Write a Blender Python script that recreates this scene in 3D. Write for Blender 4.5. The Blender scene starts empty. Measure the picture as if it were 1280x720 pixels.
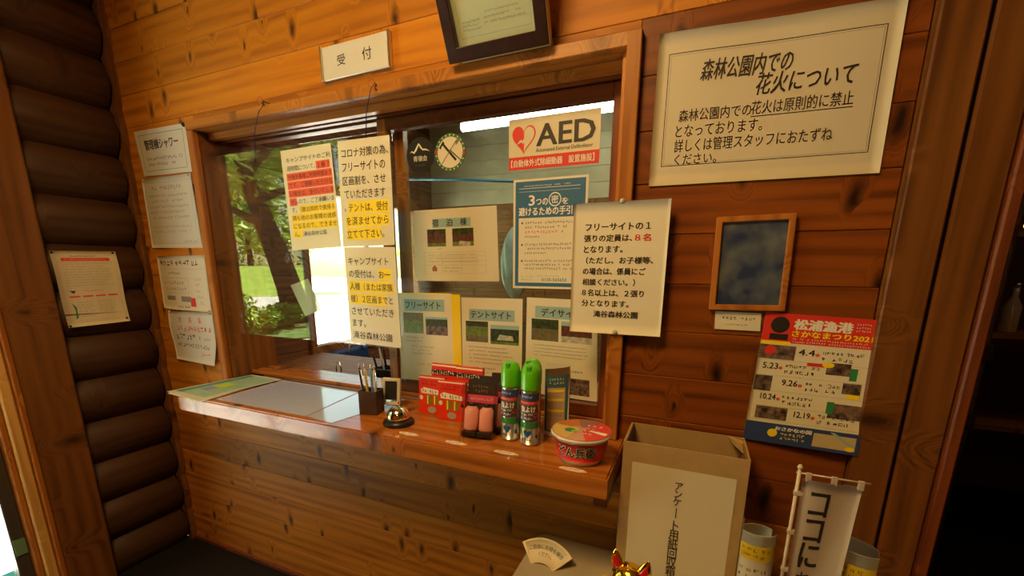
import bpy, bmesh, math, random
from mathutils import Vector, Matrix
random.seed(7)
D = bpy.data; S = bpy.context.scene; COL = S.collection

# ------------------------------------------------------------------ camera, sky, sun, lights, exposure
cd = D.cameras.new('camera'); cam = D.objects.new('camera', cd); COL.objects.link(cam)
cam.matrix_world = Matrix(((.91978, -.0915, .38161, 0), (.39237, .19694, -.89848, -1.028), (.00706, .97614, .21705, 1.215), (0, 0, 0, 1)))
cd.sensor_width = 36; cd.lens = 14.843; cd.shift_y = .0742; cd.clip_start = .02; cd.clip_end = 300
S.camera = cam
W = D.worlds.new('sky'); S.world = W; W.use_nodes = True
wn = W.node_tree.nodes; wl = W.node_tree.links
sky = wn.new('ShaderNodeTexSky'); sky.sky_type = 'NISHITA'; sky.sun_disc = False
sky.sun_elevation = math.radians(50); sky.sun_rotation = math.radians(180)
hz = wn.new('ShaderNodeMix'); hz.data_type = 'RGBA'; hz.blend_type = 'MULTIPLY'; hz.inputs[0].default_value = 1; hz.inputs[7].default_value = (1, .84, .60, 1)   # camera white balance: hazy warm sky
wl.new(sky.outputs[0], hz.inputs[6]); wl.new(hz.outputs[2], wn['Background'].inputs[0]); wn['Background'].inputs[1].default_value = .55

def lamp(name, kind, loc, rot, power, color, size=None, size_y=None):
    l = D.lights.new(name, kind); l.energy = power; l.color = color
    if kind == 'AREA':
        l.size = size
        if size_y: l.shape = 'RECTANGLE'; l.size_y = size_y
    if kind in ('POINT', 'SPOT') and size: l.shadow_soft_size = size
    o = D.objects.new(name, l); COL.objects.link(o); o.location = loc; o.rotation_euler = rot
    return o
sun = lamp('sun', 'SUN', (0, 0, 30), (0, 0, 0), 54, (1, .90, .72)); sun.data.angle = .01
sun.rotation_euler = Vector((-.12, 1, -1.25)).to_track_quat('-Z', 'Y').to_euler()
lamp('ceiling_lamp', 'AREA', (-.62, -1.1, 2.36), (0, 0, 0), 27, (1, .60, .21), .5)
lamp('office_fill', 'AREA', (-.7, 1.2, 2.28), (0, 0, 0), 9, (1, .82, .55), .6)  # added fill that brightens the office behind the glass
lamp('side_room_fill', 'AREA', (1.6, .9, 2.28), (0, 0, 0), .8, (1, .6, .3), .3)  # weak added fill so the dark room's contents show
lamp('room_fill', 'AREA', (.25, -2.3, 2.36), (0, 0, 0), 3.5, (1, .58, .25), .4)  # added front fill from behind the camera
S.view_settings.view_transform = 'Standard'; S.view_settings.look = 'None'
S.view_settings.exposure = 0.12; S.view_settings.gamma = 1

# ------------------------------------------------------------------ materials
def new_mat(name):
    m = D.materials.new(name); m.use_nodes = True
    return m, m.node_tree.nodes, m.node_tree.links, m.node_tree.nodes['Principled BSDF']
MC = {}
def mat(name, c=(.5, .5, .5), rough=.5, metal=0, emit=0, coat=0, noise=0, nscale=40, trans=0, bump=0, sheen=0):
    if name in MC: return MC[name]
    m, n, l, b = new_mat(name)
    b.inputs['Base Color'].default_value = (*c, 1); b.inputs['Roughness'].default_value = rough
    b.inputs['Metallic'].default_value = metal; b.inputs['Coat Weight'].default_value = coat; b.inputs['Coat Roughness'].default_value = .08
    if emit: b.inputs['Emission Color'].default_value = (*c, 1); b.inputs['Emission Strength'].default_value = emit
    if noise or bump:
        tc = n.new('ShaderNodeTexCoord'); nz = n.new('ShaderNodeTexNoise'); nz.inputs['Scale'].default_value = nscale; nz.inputs['Detail'].default_value = 4
        l.new(tc.outputs['Object'], nz.inputs['Vector'])
        if noise:
            r = n.new('ShaderNodeValToRGB'); r.color_ramp.elements[0].position = .3; r.color_ramp.elements[1].position = .7
            r.color_ramp.elements[0].color = (*[v * (1 - noise) for v in c], 1); r.color_ramp.elements[1].color = (*[min(1, v * (1 + noise)) for v in c], 1)
            l.new(nz.outputs['Fac'], r.inputs[0]); l.new(r.outputs[0], b.inputs['Base Color'])
        if bump:
            bp = n.new('ShaderNodeBump'); bp.inputs['Strength'].default_value = bump; bp.inputs['Distance'].default_value = .002
            l.new(nz.outputs['Fac'], bp.inputs['Height']); l.new(bp.outputs[0], b.inputs['Normal'])
    MC[name] = m; return m

def wood(name, dark, mid, light, axis='X', rough=.4, knots=1.0, coat=.0, vary=.25, kscale=7.5):
    if name in MC: return MC[name]
    m, n, l, b = new_mat(name)
    def N(t, **k):
        x = n.new(t)
        for a, v in k.items(): setattr(x, a, v)
        return x
    def math_(op, a, bb=None, cl=False):
        x = N('ShaderNodeMath', operation=op, use_clamp=cl)
        for i, v in enumerate((a, bb)):
            if v is None: continue
            if isinstance(v, (int, float)): x.inputs[i].default_value = v
            else: l.new(v, x.inputs[i])
        return x.outputs[0]
    tc = N('ShaderNodeTexCoord'); oi = N('ShaderNodeObjectInfo'); sp = N('ShaderNodeSeparateXYZ'); l.new(tc.outputs['Object'], sp.inputs[0])
    o = sp.outputs
    along, acr, dep = {'X': (o[0], o[2], o[1]), 'Z': (o[2], o[0], o[1]), 'Y': (o[1], o[2], o[0])}[axis]
    rnd = oi.outputs['Random']
    a = math_('ADD', along, math_('MULTIPLY', rnd, 41.3)); c = math_('ADD', math_('ADD', acr, dep), math_('MULTIPLY', rnd, 17.7))
    def vec(x, y, z=0.0):
        v = N('ShaderNodeCombineXYZ')
        for i, q in enumerate((x, y, z)):
            if isinstance(q, (int, float)): v.inputs[i].default_value = q
            else: l.new(q, v.inputs[i])
        return v.outputs[0]
    vo = N('ShaderNodeTexVoronoi', voronoi_dimensions='2D'); vo.inputs['Scale'].default_value = kscale
    nw = N('ShaderNodeTexNoise'); nw.inputs['Scale'].default_value = 30; l.new(vec(a, c), nw.inputs['Vector'])
    wob = math_('MULTIPLY', math_('SUBTRACT', nw.outputs['Fac'], .5), .02)
    l.new(vec(math_('ADD', math_('MULTIPLY', a, 1.5), wob), math_('ADD', math_('MULTIPLY', c, .62), wob)), vo.inputs['Vector'])
    cs = N('ShaderNodeSeparateColor'); l.new(vo.outputs['Color'], cs.inputs[0])
    size = math_('MULTIPLY', math_('SUBTRACT', cs.outputs[0], .3, True), .26)          # some cells carry no knot
    kd = math_('DIVIDE', vo.outputs['Distance'], math_('ADD', size, .004))
    knot = math_('SUBTRACT', 1.25, kd, True)                                             # 1 inside
    halo = math_('POWER', math_('SUBTRACT', 1, math_('MULTIPLY', vo.outputs['Distance'], 3.2), True), 2)
    halo = math_('MULTIPLY', halo, math_('MULTIPLY', size, 14))
    g1 = N('ShaderNodeTexNoise'); g1.inputs['Scale'].default_value = 1; g1.inputs['Detail'].default_value = 5; g1.inputs['Distortion'].default_value = .3
    l.new(vec(math_('MULTIPLY', a, 2.2), math_('ADD', math_('MULTIPLY', c, 42), math_('MULTIPLY', halo, 5)), math_('MULTIPLY', dep, 20)), g1.inputs['Vector'])
    wv = N('ShaderNodeTexWave', wave_type='BANDS', bands_direction='Y'); wv.inputs['Scale'].default_value = 1; wv.inputs['Distortion'].default_value = 5
    wv.inputs['Detail'].default_value = 2; wv.inputs['Detail Scale'].default_value = .8
    l.new(vec(math_('MULTIPLY', a, 1.3), math_('ADD', math_('MULTIPLY', c, 8), math_('MULTIPLY', halo, 3))), wv.inputs['Vector'])
    g = math_('ADD', math_('MULTIPLY', g1.outputs['Fac'], .78), math_('MULTIPLY', wv.outputs['Fac'], .22))
    big = N('ShaderNodeTexNoise'); big.inputs['Scale'].default_value = 2.5; l.new(vec(a, math_('MULTIPLY', c, 2)), big.inputs['Vector'])
    g = math_('ADD', g, math_('MULTIPLY', math_('SUBTRACT', big.outputs['Fac'], .5), .25))
    r = N('ShaderNodeValToRGB'); e = r.color_ramp.elements
    e[0].position = .24; e[0].color = (*dark, 1); e[1].position = .80; e[1].color = (*light, 1); q = e.new(.48); q.color = (*mid, 1)
    l.new(g, r.inputs[0])
    mx = N('ShaderNodeMix', data_type='RGBA'); l.new(math_('MULTIPLY', knot, knots, True), mx.inputs[0]); l.new(r.outputs[0], mx.inputs[6])
    mx.inputs[7].default_value = (dark[0] * .22, dark[1] * .2, dark[2] * .2, 1)
    hs = N('ShaderNodeHueSaturation'); l.new(mx.outputs[2], hs.inputs['Color'])
    l.new(math_('ADD', 1 - vary / 2, math_('MULTIPLY', rnd, vary)), hs.inputs['Value'])
    l.new(hs.outputs[0], b.inputs['Base Color'])
    b.inputs['Roughness'].default_value = rough; b.inputs['Coat Weight'].default_value = coat; b.inputs['Coat Roughness'].default_value = .06; b.inputs['Specular IOR Level'].default_value = .3
    bp = N('ShaderNodeBump'); bp.inputs['Strength'].default_value = .25; bp.inputs['Distance'].default_value = .001
    l.new(g, bp.inputs['Height']); l.new(bp.outputs[0], b.inputs['Normal'])
    MC[name] = m; return m

def glass(name, tint=(.95, 1, .97), refl=1.0, ior=1.5):
    """thin pane: transparent with fresnel reflection"""
    m = D.materials.new(name); m.use_nodes = True; n = m.node_tree.nodes; l = m.node_tree.links; n.clear()
    o = n.new('ShaderNodeOutputMaterial'); t = n.new('ShaderNodeBsdfTransparent'); t.inputs[0].default_value = (*tint, 1)
    g = n.new('ShaderNodeBsdfGlossy'); g.inputs['Roughness'].default_value = .003; f = n.new('ShaderNodeMath'); f.operation = 'MULTIPLY_ADD'; lw = n.new('ShaderNodeLayerWeight'); lw.inputs[0].default_value = .5
    pw = n.new('ShaderNodeMath'); pw.operation = 'POWER'; pw.inputs[1].default_value = 5; l.new(lw.outputs['Facing'], pw.inputs[0]); l.new(pw.outputs[0], f.inputs[0])
    f0 = ((ior - 1) / (ior + 1)) ** 2; f.inputs[1].default_value = 1 - f0; f.inputs[2].default_value = f0
    k = n.new('ShaderNodeMath'); k.operation = 'MULTIPLY'; k.inputs[1].default_value = refl; k.use_clamp = True
    x = n.new('ShaderNodeMixShader'); l.new(f.outputs[0], k.inputs[0]); l.new(k.outputs[0], x.inputs[0]); l.new(t.outputs[0], x.inputs[1]); l.new(g.outputs[0], x.inputs[2]); l.new(x.outputs[0], o.inputs[0])
    MC[name] = m; return m

WALL = wood('wall_board_wood', (.34, .11, .006), (.54, .195, .009), (.64, .26, .014), 'X', .5, 1, vary=.3)
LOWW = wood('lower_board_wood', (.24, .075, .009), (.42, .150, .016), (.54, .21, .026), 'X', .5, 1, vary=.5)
RED = wood('dimmed_board_wood', (.10, .024, .003), (.22, .058, .006), (.30, .085, .010), 'X', .42, 1)  # wall boards again, light falloff to the right put into a darker redder colour
TRIMX = wood('casing_wood', (.26, .085, .014), (.44, .17, .027), (.56, .24, .045), 'X', .35, .5, vary=.1, kscale=4)
TRIMZ = wood('casing_wood_upright', (.26, .08, .013), (.40, .145, .024), (.52, .21, .04), 'Z', .38, .5, vary=.1, kscale=4)
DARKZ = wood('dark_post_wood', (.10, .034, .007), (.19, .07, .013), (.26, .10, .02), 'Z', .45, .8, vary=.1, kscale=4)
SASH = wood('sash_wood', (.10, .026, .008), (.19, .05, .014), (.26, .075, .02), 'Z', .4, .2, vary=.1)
SASHX = wood('sash_rail_wood', (.10, .026, .008), (.17, .045, .013), (.24, .07, .02), 'X', .35, .2, vary=.1)
POSTZ = wood('left_post_wood', (.09, .032, .008), (.17, .065, .014), (.22, .09, .02), 'Z', .5, .8, vary=.1, kscale=4)  # darker brown wood of the left door post and corner strip
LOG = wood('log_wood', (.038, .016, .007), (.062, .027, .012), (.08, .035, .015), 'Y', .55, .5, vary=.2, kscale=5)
COUNTER = wood('counter_wood', (.25, .07, .011), (.42, .135, .019), (.50, .18, .028), 'X', .25, .8, coat=.35, vary=.05, kscale=5)
OFFW = wood('office_wood', (.16, .06, .02), (.30, .13, .045), (.38, .17, .065), 'X', .55, .6, vary=.2)
FLOORM = mat('dark_floor', (.004, .003, .003), .7, noise=.3, nscale=8)
PAPER = mat('cream_paper', (.76, .72, .56), .6); PAPERW = mat('white_paper', (.68, .68, .60), .55)
PAPERD = mat('aged_paper', (.66, .60, .44), .6); LAMI = mat('laminated_paper', (.74, .70, .54), .3, coat=.3)
INK = mat('black_ink', (.02, .018, .018), .5); GREY = mat('grey_ink', (.28, .26, .22), .6); FAINT = mat('faint_ink', (.45, .42, .34), .6)
REDI = mat('red_ink', (.72, .035, .02), .5); YEL = mat('yellow_highlight', (.95, .74, .01), .5); ORED = mat('orange_red_highlight', (.80, .10, .05), .5)
BLUEI = mat('blue_print', (.035, .15, .30), .45); PALEB = mat('pale_blue_print', (.32, .50, .52), .5); GREENI = mat('green_print', (.03, .26, .08), .5)
WHITEI = mat('white_print', (.85, .84, .76), .5); NAVY = mat('navy_print', (.03, .06, .22), .5); PINKI = mat('pink_print', (.75, .08, .2), .4)
GLASS = glass('window_glass'); ACRYL = glass('acrylic_sheet', (.97, 1, .97), 1.75)
CHROME = mat('chrome', (.85, .82, .74), .08, 1); BLACKM = mat('black_plastic', (.015, .015, .016), .35); ALU = mat('aluminium', (.75, .72, .65), .3, 1)
def photo_mat(name, sky_, mid_, low, seed=0, sc=18):
    """small printed landscape photo: bands with noise"""
    m, n, l, b = new_mat(name); tc = n.new('ShaderNodeTexCoord'); nz = n.new('ShaderNodeTexNoise'); nz.inputs['Scale'].default_value = 90; nz.inputs['Detail'].default_value = 6
    l.new(tc.outputs['Object'], nz.inputs['Vector']); r = n.new('ShaderNodeValToRGB'); e = r.color_ramp.elements
    e[0].position = .35; e[0].color = (*mid_, 1); e[1].position = .65; e[1].color = (*low, 1); l.new(nz.outputs['Fac'], r.inputs[0]); l.new(r.outputs[0], b.inputs['Base Color']); b.inputs['Roughness'].default_value = .4
    MC[name] = m; return m
TREEP = photo_mat('photo_dark_trees', 0, (.015, .03, .012), (.06, .09, .03)); GRASSP = photo_mat('photo_grass', 0, (.10, .17, .03), (.20, .28, .05))
DIRTP = photo_mat('photo_field', 0, (.12, .11, .05), (.2, .17, .08)); HOUSEP = photo_mat('photo_cabin', 0, (.07, .02, .018), (.16, .06, .04)); PALEP = photo_mat('photo_pale', 0, (.35, .35, .3), (.6, .6, .5))
FOODP = photo_mat('photo_dishes', 0, (.03, .02, .025), (.25, .17, .13))

# ------------------------------------------------------------------ helpers
def tag(o, label=None, cat=None, group=None, kind=None):
    if label: o['label'] = label
    if cat: o['category'] = cat
    if group: o['group'] = group
    if kind: o['kind'] = kind
    return o
def thing(name, label, cat, loc=(0, 0, 0), rotz=0, group=None, rot=None):
    o = D.objects.new(name, None); COL.objects.link(o); o.location = loc; o.rotation_euler = rot or (0, 0, rotz); o.empty_display_size = .05
    return tag(o, label, cat, group)
def struct(name): o = D.objects.new(name, None); COL.objects.link(o); o['kind'] = 'structure'; return o
def obj(name, me, m, parent=None, smooth=False, loc=None, rot=None):
    if isinstance(me, bmesh.types.BMesh):
        bm = me; me = D.meshes.new(name); bm.to_mesh(me); bm.free()
    if m is not None and not me.materials:
        for q in (m if isinstance(m, (list, tuple)) else [m]): me.materials.append(q)
    if smooth:
        for p in me.polygons: p.use_smooth = True
    o = D.objects.new(name, me); COL.objects.link(o)
    if parent: o.parent = parent
    if loc is not None: o.location = loc
    if rot is not None: o.rotation_euler = rot
    return o
def box(bm, x0, x1, y0, y1, z0, z1, bev=0, mi=0, seg=1):
    r = bmesh.ops.create_cube(bm, size=1); vs = r['verts']
    for v in vs: v.co = Vector(((x0 + x1) / 2 + v.co.x * (x1 - x0), (y0 + y1) / 2 + v.co.y * (y1 - y0), (z0 + z1) / 2 + v.co.z * (z1 - z0)))
    fs = set(f for v in vs for f in v.link_faces)
    for f in fs: f.material_index = mi
    if bev:
        es = list(set(e for v in vs for e in v.link_edges)); bmesh.ops.bevel(bm, geom=es, offset=bev, segments=seg, affect='EDGES', profile=.5)
    return bm
def bx(*a, **k): return box(bmesh.new(), *a, **k)
def openbox(bm, x0, x1, y0, y1, z0, z1, t, mi=0):
    def q(x0, x1, y0, y1, z): return [bm.verts.new(p) for p in ((x0, y0, z), (x1, y0, z), (x1, y1, z), (x0, y1, z))]
    a = q(x0, x1, y0, y1, z0); b = q(x0, x1, y0, y1, z1); c = q(x0 + t, x1 - t, y0 + t, y1 - t, z1); d = q(x0 + t, x1 - t, y0 + t, y1 - t, z0 + t)
    for p, r in ((a, b), (b, c), (c, d)):
        for i in range(4): bm.faces.new((p[i], p[(i + 1) % 4], r[(i + 1) % 4], r[i]))
    bm.faces.new(a[::-1]); bm.faces.new(d); bmesh.ops.recalc_face_normals(bm, faces=bm.faces); return bm
def ringframe(x0, x1, z0, z1, b, y0, y1, bt=None):
    bm = bmesh.new(); bt = bt or b; L = []
    for y in (y0, y1):
        for i, j in ((0, 0), (b, bt)): L.append([bm.verts.new(p) for p in ((x0 + i, y, z0 + j), (x1 - i, y, z0 + j), (x1 - i, y, z1 - j), (x0 + i, y, z1 - j))])
    A, B, C, E = L
    for p, r in ((A, B), (B, E), (E, C), (C, A)):
        for i in range(4): bm.faces.new((p[i], p[(i + 1) % 4], r[(i + 1) % 4], r[i]))
    bmesh.ops.recalc_face_normals(bm, faces=bm.faces)
    bmesh.ops.bevel(bm, geom=[e for e in bm.edges if e.calc_face_angle(0) > 1], offset=min(.0015, b * .15), segments=1, affect='EDGES'); return bm
def lathe(bm, prof, n=32, cx=0, cy=0, mi=0, cap=True):
    rings = []
    for r, z in prof: rings.append([bm.verts.new((cx + r * math.cos(2 * math.pi * i / n), cy + r * math.sin(2 * math.pi * i / n), z)) for i in range(n)])
    for a, b in zip(rings, rings[1:]):
        for i in range(n): f = bm.faces.new((a[i], a[(i + 1) % n], b[(i + 1) % n], b[i])); f.material_index = mi; f.smooth = True
    if cap:
        for rg, rev in ((rings[0], True), (rings[-1], False)):
            f = bm.faces.new(rg[::-1] if rev else rg); f.material_index = mi
    return bm
def tube(bm, pts, r, n=8, mi=0, cap=True):
    pts = [Vector(p) for p in pts]; rings = []
    rr = r if isinstance(r, (list, tuple)) else [r] * len(pts)
    for i, p in enumerate(pts):
        d = (pts[min(i + 1, len(pts) - 1)] - pts[max(i - 1, 0)]).normalized()
        u = d.cross(Vector((0, 0, 1)) if abs(d.z) < .9 else Vector((1, 0, 0))).normalized(); v = d.cross(u)
        rings.append([bm.verts.new(p + (u * math.cos(2 * math.pi * k / n) + v * math.sin(2 * math.pi * k / n)) * rr[i]) for k in range(n)])
    for a, b in zip(rings, rings[1:]):
        for k in range(n): f = bm.faces.new((a[k], b[k], b[(k + 1) % n], a[(k + 1) % n])); f.smooth = True; f.material_index = mi
    if cap:
        bm.faces.new(rings[0]).material_index = mi; bm.faces.new(rings[-1][::-1]).material_index = mi
    return bm
def copy_tree(o, parent=None):
    c = o.copy(); COL.objects.link(c)
    if parent: c.parent = parent
    for ch in list(o.children): copy_tree(ch, c)
    return c

TXT = {}
def text_mesh(s, bold=0.0, vertical=False):
    k = (s, bold, vertical)
    if k in TXT: return TXT[k]
    c = D.curves.new('t', 'FONT'); c.body = '\n'.join(s) if vertical else s; c.size = 1; c.resolution_u = 2
    if vertical: c.align_x = 'CENTER'; c.space_line = .82
    o = D.objects.new('t', c); COL.objects.link(o); bpy.context.view_layer.update()
    me = o.evaluated_get(bpy.context.evaluated_depsgraph_get()).to_mesh()
    vs = [(v.co.x, v.co.y) for v in me.vertices]; fs = [tuple(p.vertices) for p in me.polygons]
    D.objects.remove(o); D.curves.remove(c)
    x0 = min(v[0] for v in vs); x1 = max(v[0] for v in vs); y0 = min(v[1] for v in vs); y1 = max(v[1] for v in vs)
    vs = [((x - x0) / max(1e-6, x1 - x0), (y1 - y) / max(1e-6, y1 - y0)) for x, y in vs]
    TXT[k] = (vs, fs); return TXT[k]

class Page:
    """a flat (or gently bent) printed sheet; P = TL, TR, BR, BL in metres; print is mapped in (u right, v down)"""
    def __init__(s, name, label, cat, P, m, th=.0006, bend=None, group=None, root=None, grid=(6, 6), sheet='sheet', mapf=None, flip=1, child=True):
        s.P = [Vector(p) for p in P]; s.n = ((s.P[3] - s.P[0]).cross(s.P[1] - s.P[0])).normalized() * flip
        s.base = (s.P[2] + s.P[3]) / 2; s.bend = bend; s.mapf = mapf; s.lay = {}; s.th = th
        if root is None: s.root = thing(name, label, cat, s.base, group=group)
        else: s.root = root; s.base = Vector((0, 0, 0))
        if bend: grid = (24, 12)
        nx, ny = grid; V = []; F = []
        for w in (0, th):
            for j in range(ny + 1):
                for i in range(nx + 1): V.append(s.map(i / nx, j / ny, w))
        A = (nx + 1) * (ny + 1); I = lambda i, j: j * (nx + 1) + i
        for j in range(ny):
            for i in range(nx):
                q = (I(i, j), I(i, j + 1), I(i + 1, j + 1), I(i + 1, j)); F.append(tuple(A + k for k in q)); F.append(q[::-1])
        bd = [I(i, 0) for i in range(nx + 1)] + [I(nx, j) for j in range(1, ny + 1)] + [I(i, ny) for i in range(nx - 1, -1, -1)] + [I(0, j) for j in range(ny - 1, 0, -1)]
        for a, b in zip(bd, bd[1:] + bd[:1]): F.append((a, b, A + b, A + a))
        me = D.meshes.new(sheet); me.from_pydata(V, [], F)
        s.sheet = obj(sheet, me, m, s.root, smooth=bool(bend or mapf))
    def map(s, u, v, w=0):
        if s.mapf: return s.mapf(u, v, w)
        P = s.P; p = (P[0] * (1 - u) + P[1] * u) * (1 - v) + (P[3] * (1 - u) + P[2] * u) * v
        if s.bend: w += s.bend(u, v)
        return p + s.n * w - s.base
    def add(s, name, m, vs, fs, lev):
        solo = name in ('printed_block', 'printed_photo', 'highlight')
        L = s.lay.setdefault((name, m.name, len(s.lay) if solo else 0), ([], [])); o = len(L[0]); w = s.th + .00022 * lev
        L[0].extend(s.map(u, v, w) for u, v in vs); L[1].extend(tuple(o + k for k in f) for f in fs)
    def rect(s, u0, v0, u1, v1, m, lev=1, name='printed_block', div=None):
        if div is None: div = 16 if (s.bend or s.mapf) else 1
        vs = []; fs = []
        for j in range(div + 1):
            for i in range(div + 1): vs.append((u0 + (u1 - u0) * i / div, v0 + (v1 - v0) * j / div))
        for j in range(div):
            for i in range(div): a = j * (div + 1) + i; fs.append((a, a + div + 1, a + div + 2, a + 1))
        s.add(name, m, vs, fs, lev)
    def poly(s, pts, m, lev=2, name='printed_shape'): s.add(name, m, pts, [tuple(range(len(pts)))], lev)
    def circle(s, cu, cv, ru, rv, m, lev=2, name='printed_shape', n=32): s.poly([(cu + ru * math.cos(2 * math.pi * i / n), cv - rv * math.sin(2 * math.pi * i / n)) for i in range(n)], m, lev, name)
    def frame(s, u0, v0, u1, v1, t, tv, m, lev=1, name='printed_border'):
        s.rect(u0, v0, u1, v0 + tv, m, lev, name); s.rect(u0, v1 - tv, u1, v1, m, lev, name); s.rect(u0, v0, u0 + t, v1, m, lev, name); s.rect(u1 - t, v0, u1, v1, m, lev, name)
    def text(s, t, u0, v0, u1, v1, m=None, bold=0.0, lev=3, name='printed_text', vertical=False, shear=0):
        vs, fs = text_mesh(t, 0, vertical)
        n_ = 1 if vertical else max(1, len(t)); hh = len(t) if vertical else 1; g = bold * .9
        for kk, (ox, oy) in enumerate(((0, 0),) if not bold else ((-g, -g * .5), (g, -g * .5), (-g, g * .5), (g, g * .5), (0, 0))):
            s.add(name, m or INK, [(u0 + (x + shear * (1 - y) + ox / n_) * (u1 - u0), v0 + (y + oy / hh) * (v1 - v0)) for x, y in vs], fs, lev + kk * .15)
    def rows(s, u0, v0, u1, v1, n, m=None, fill=.62, cw=None, seed=1, lev=3, name='printed_text', ragged=.25):
        """lines of print too small in the photo to read: little strokes, no letters"""
        R = random.Random(seed); h = (v1 - v0) / n; L = (s.P[1] - s.P[0]).length / max(1e-6, (s.P[3] - s.P[0]).length)
        cw = cw or h * fill / L; vs = []; fs = []
        for k in range(n):
            a = v0 + h * k + h * (1 - fill) / 2; H = h * fill; u = u0; end = u1 - (u1 - u0) * (R.random() * ragged if k % 2 else R.random() * .08)
            while u < end - cw:
                if R.random() > .08:
                    for _ in range(3):
                        if R.random() < .5:
                            y = a + R.random() * H * .85; x = u + R.random() * cw * .2; q = ((x, y), (x, y + H * .13), (x + cw * .6, y + H * .13), (x + cw * .6, y))
                        else:
                            x = u + R.random() * cw * .7; y = a + R.random() * H * .3; q = ((x, y), (x, y + H * .65), (x + cw * .13, y + H * .65), (x + cw * .13, y))
                        o = len(vs); vs += q; fs.append((o, o + 1, o + 2, o + 3))
                u += cw
        if fs: s.add(name, m or GREY, vs, fs, lev)
    def done(s):
        for (name, mn, _), (V, F) in s.lay.items():
            me = D.meshes.new(name); me.from_pydata(V, [], F); me.materials.append(MC[mn])
            o = D.objects.new(name, me); COL.objects.link(o); o.parent = getattr(s, 'sheet', None) or s.root
            if name in ('printed_text', 'printed_border', 'printed_shape'): o['kind'] = 'stuff'
        return s.root
def vert(x0, x1, z0, z1, y): return [(x0, y, z1), (x1, y, z1), (x1, y, z0), (x0, y, z0)]
def pin(root_loc, m, label=None):
    pass

# ------------------------------------------------------------------ the setting
FY = 0.0
wall = struct('wall_back')
m_core = mat('wall_core', (.08, .035, .012), .8)
bm = bmesh.new()
box(bm, -2.12, -1.62, .017, .14, 0, 2.5); box(bm, -1.62, -.165, .017, .14, 0, .752); box(bm, -1.62, -.165, .017, .14, 1.70, 2.5); box(bm, -.165, .483, .017, .14, 0, 2.5); box(bm, .483, 1.35, .017, .14, 2.05, 2.5); box(bm, 1.35, 2.2, .017, .14, 0, 2.5)
obj('wall_core', bm, m_core, wall)
P_ = .107
def board(x0, x1, z0, z1, m, parent=wall, y=0.0, th=.017, jit=True):
    g = .0005; j = random.uniform(-.0009, .0009) if jit else 0
    bm = bx(0, x1 - x0, y + j, y + th, g, z1 - z0 - g, bev=.0012)
    return obj('board', bm, m, parent, loc=(x0, 0, z0))
# upper boards (aligned at 1.187 + k*.107), right-hand boards, left of window, below
for k in range(-12, 13):
    z0 = 1.187 + k * P_; z1 = min(z0 + P_, 2.5)
    if z1 <= 0: continue
    z0 = max(z0, 0)
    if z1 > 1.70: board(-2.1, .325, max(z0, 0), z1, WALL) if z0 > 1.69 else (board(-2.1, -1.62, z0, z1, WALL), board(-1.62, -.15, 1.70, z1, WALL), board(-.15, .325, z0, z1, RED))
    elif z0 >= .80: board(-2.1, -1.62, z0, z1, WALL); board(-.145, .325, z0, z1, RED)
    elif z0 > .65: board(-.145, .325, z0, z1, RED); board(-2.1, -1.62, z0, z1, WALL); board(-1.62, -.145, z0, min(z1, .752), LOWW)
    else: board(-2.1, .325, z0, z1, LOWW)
obj('plinth', bx(-2.1, .33, -.012, 0, 0, .018, bev=.002), SASHX, wall)
# far side panelling of the wall (seen in the office)
flo = obj('floor', bx(-2.06, 2.2, -3.6, 2.2, -.1, 0), FLOORM); flo['kind'] = 'structure'
cei = struct('ceiling')
obj('ceiling_slab', bx(-2.3, 2.3, -3.7, 2.3, 2.52, 2.6), m_core, cei)
for k in range(20):
    x0 = -2.1 + k * .215; obj('board', bx(0, .213, 0, 3.6, 0, .018, bev=.003), wood('ceiling_wood', (.2, .08, .02), (.36, .16, .04), (.46, .22, .06), 'Y', .5, .8), cei, loc=(x0, -3.6, 2.5))
obj('office_ceiling', bx(-2.06, 2.2, .14, 2.2, 2.3, 2.32), mat('office_ceiling_white', (.6, .58, .5), .8), cei)

# left log wall: round logs lying one on another, door opening at y -1.45 .. -.51
wl_ = struct('wall_left')
def logbm(y0, y1, R=.1, xc=-2.118):
    bm = bmesh.new(); n = 28; rings = []
    for y, r in ((y0, R - .004), (y0 + .004, R), (y1 - .004, R), (y1, R - .004)):
        rings.append([bm.verts.new((xc + r * math.cos(2 * math.pi * i / n), y, r * .995 * math.sin(2 * math.pi * i / n))) for i in range(n)])
    for a, b in zip(rings, rings[1:]):
        for i in range(n): bm.faces.new((a[i], a[(i + 1) % n], b[(i + 1) % n], b[i])).smooth = True
    bm.faces.new(rings[0][::-1]); bm.faces.new(rings[-1]); bmesh.ops.recalc_face_normals(bm, faces=bm.faces); return bm
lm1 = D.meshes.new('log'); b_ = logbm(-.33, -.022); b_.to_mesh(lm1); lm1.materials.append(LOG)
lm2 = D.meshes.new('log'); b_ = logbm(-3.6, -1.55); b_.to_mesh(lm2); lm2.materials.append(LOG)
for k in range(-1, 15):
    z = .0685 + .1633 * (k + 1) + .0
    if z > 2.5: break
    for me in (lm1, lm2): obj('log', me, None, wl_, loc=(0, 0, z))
obj('wall_backing', bx(-2.2, -2.075, -3.6, -1.5, 0, 2.5), m_core, wl_); obj('wall_backing', bx(-2.2, -2.075, -.5, .14, 0, 2.5), m_core, wl_)
obj('lintel', bx(-2.2, -2.0, -1.55, -.45, 2.06, 2.5), DARKZ, wl_)
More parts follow.
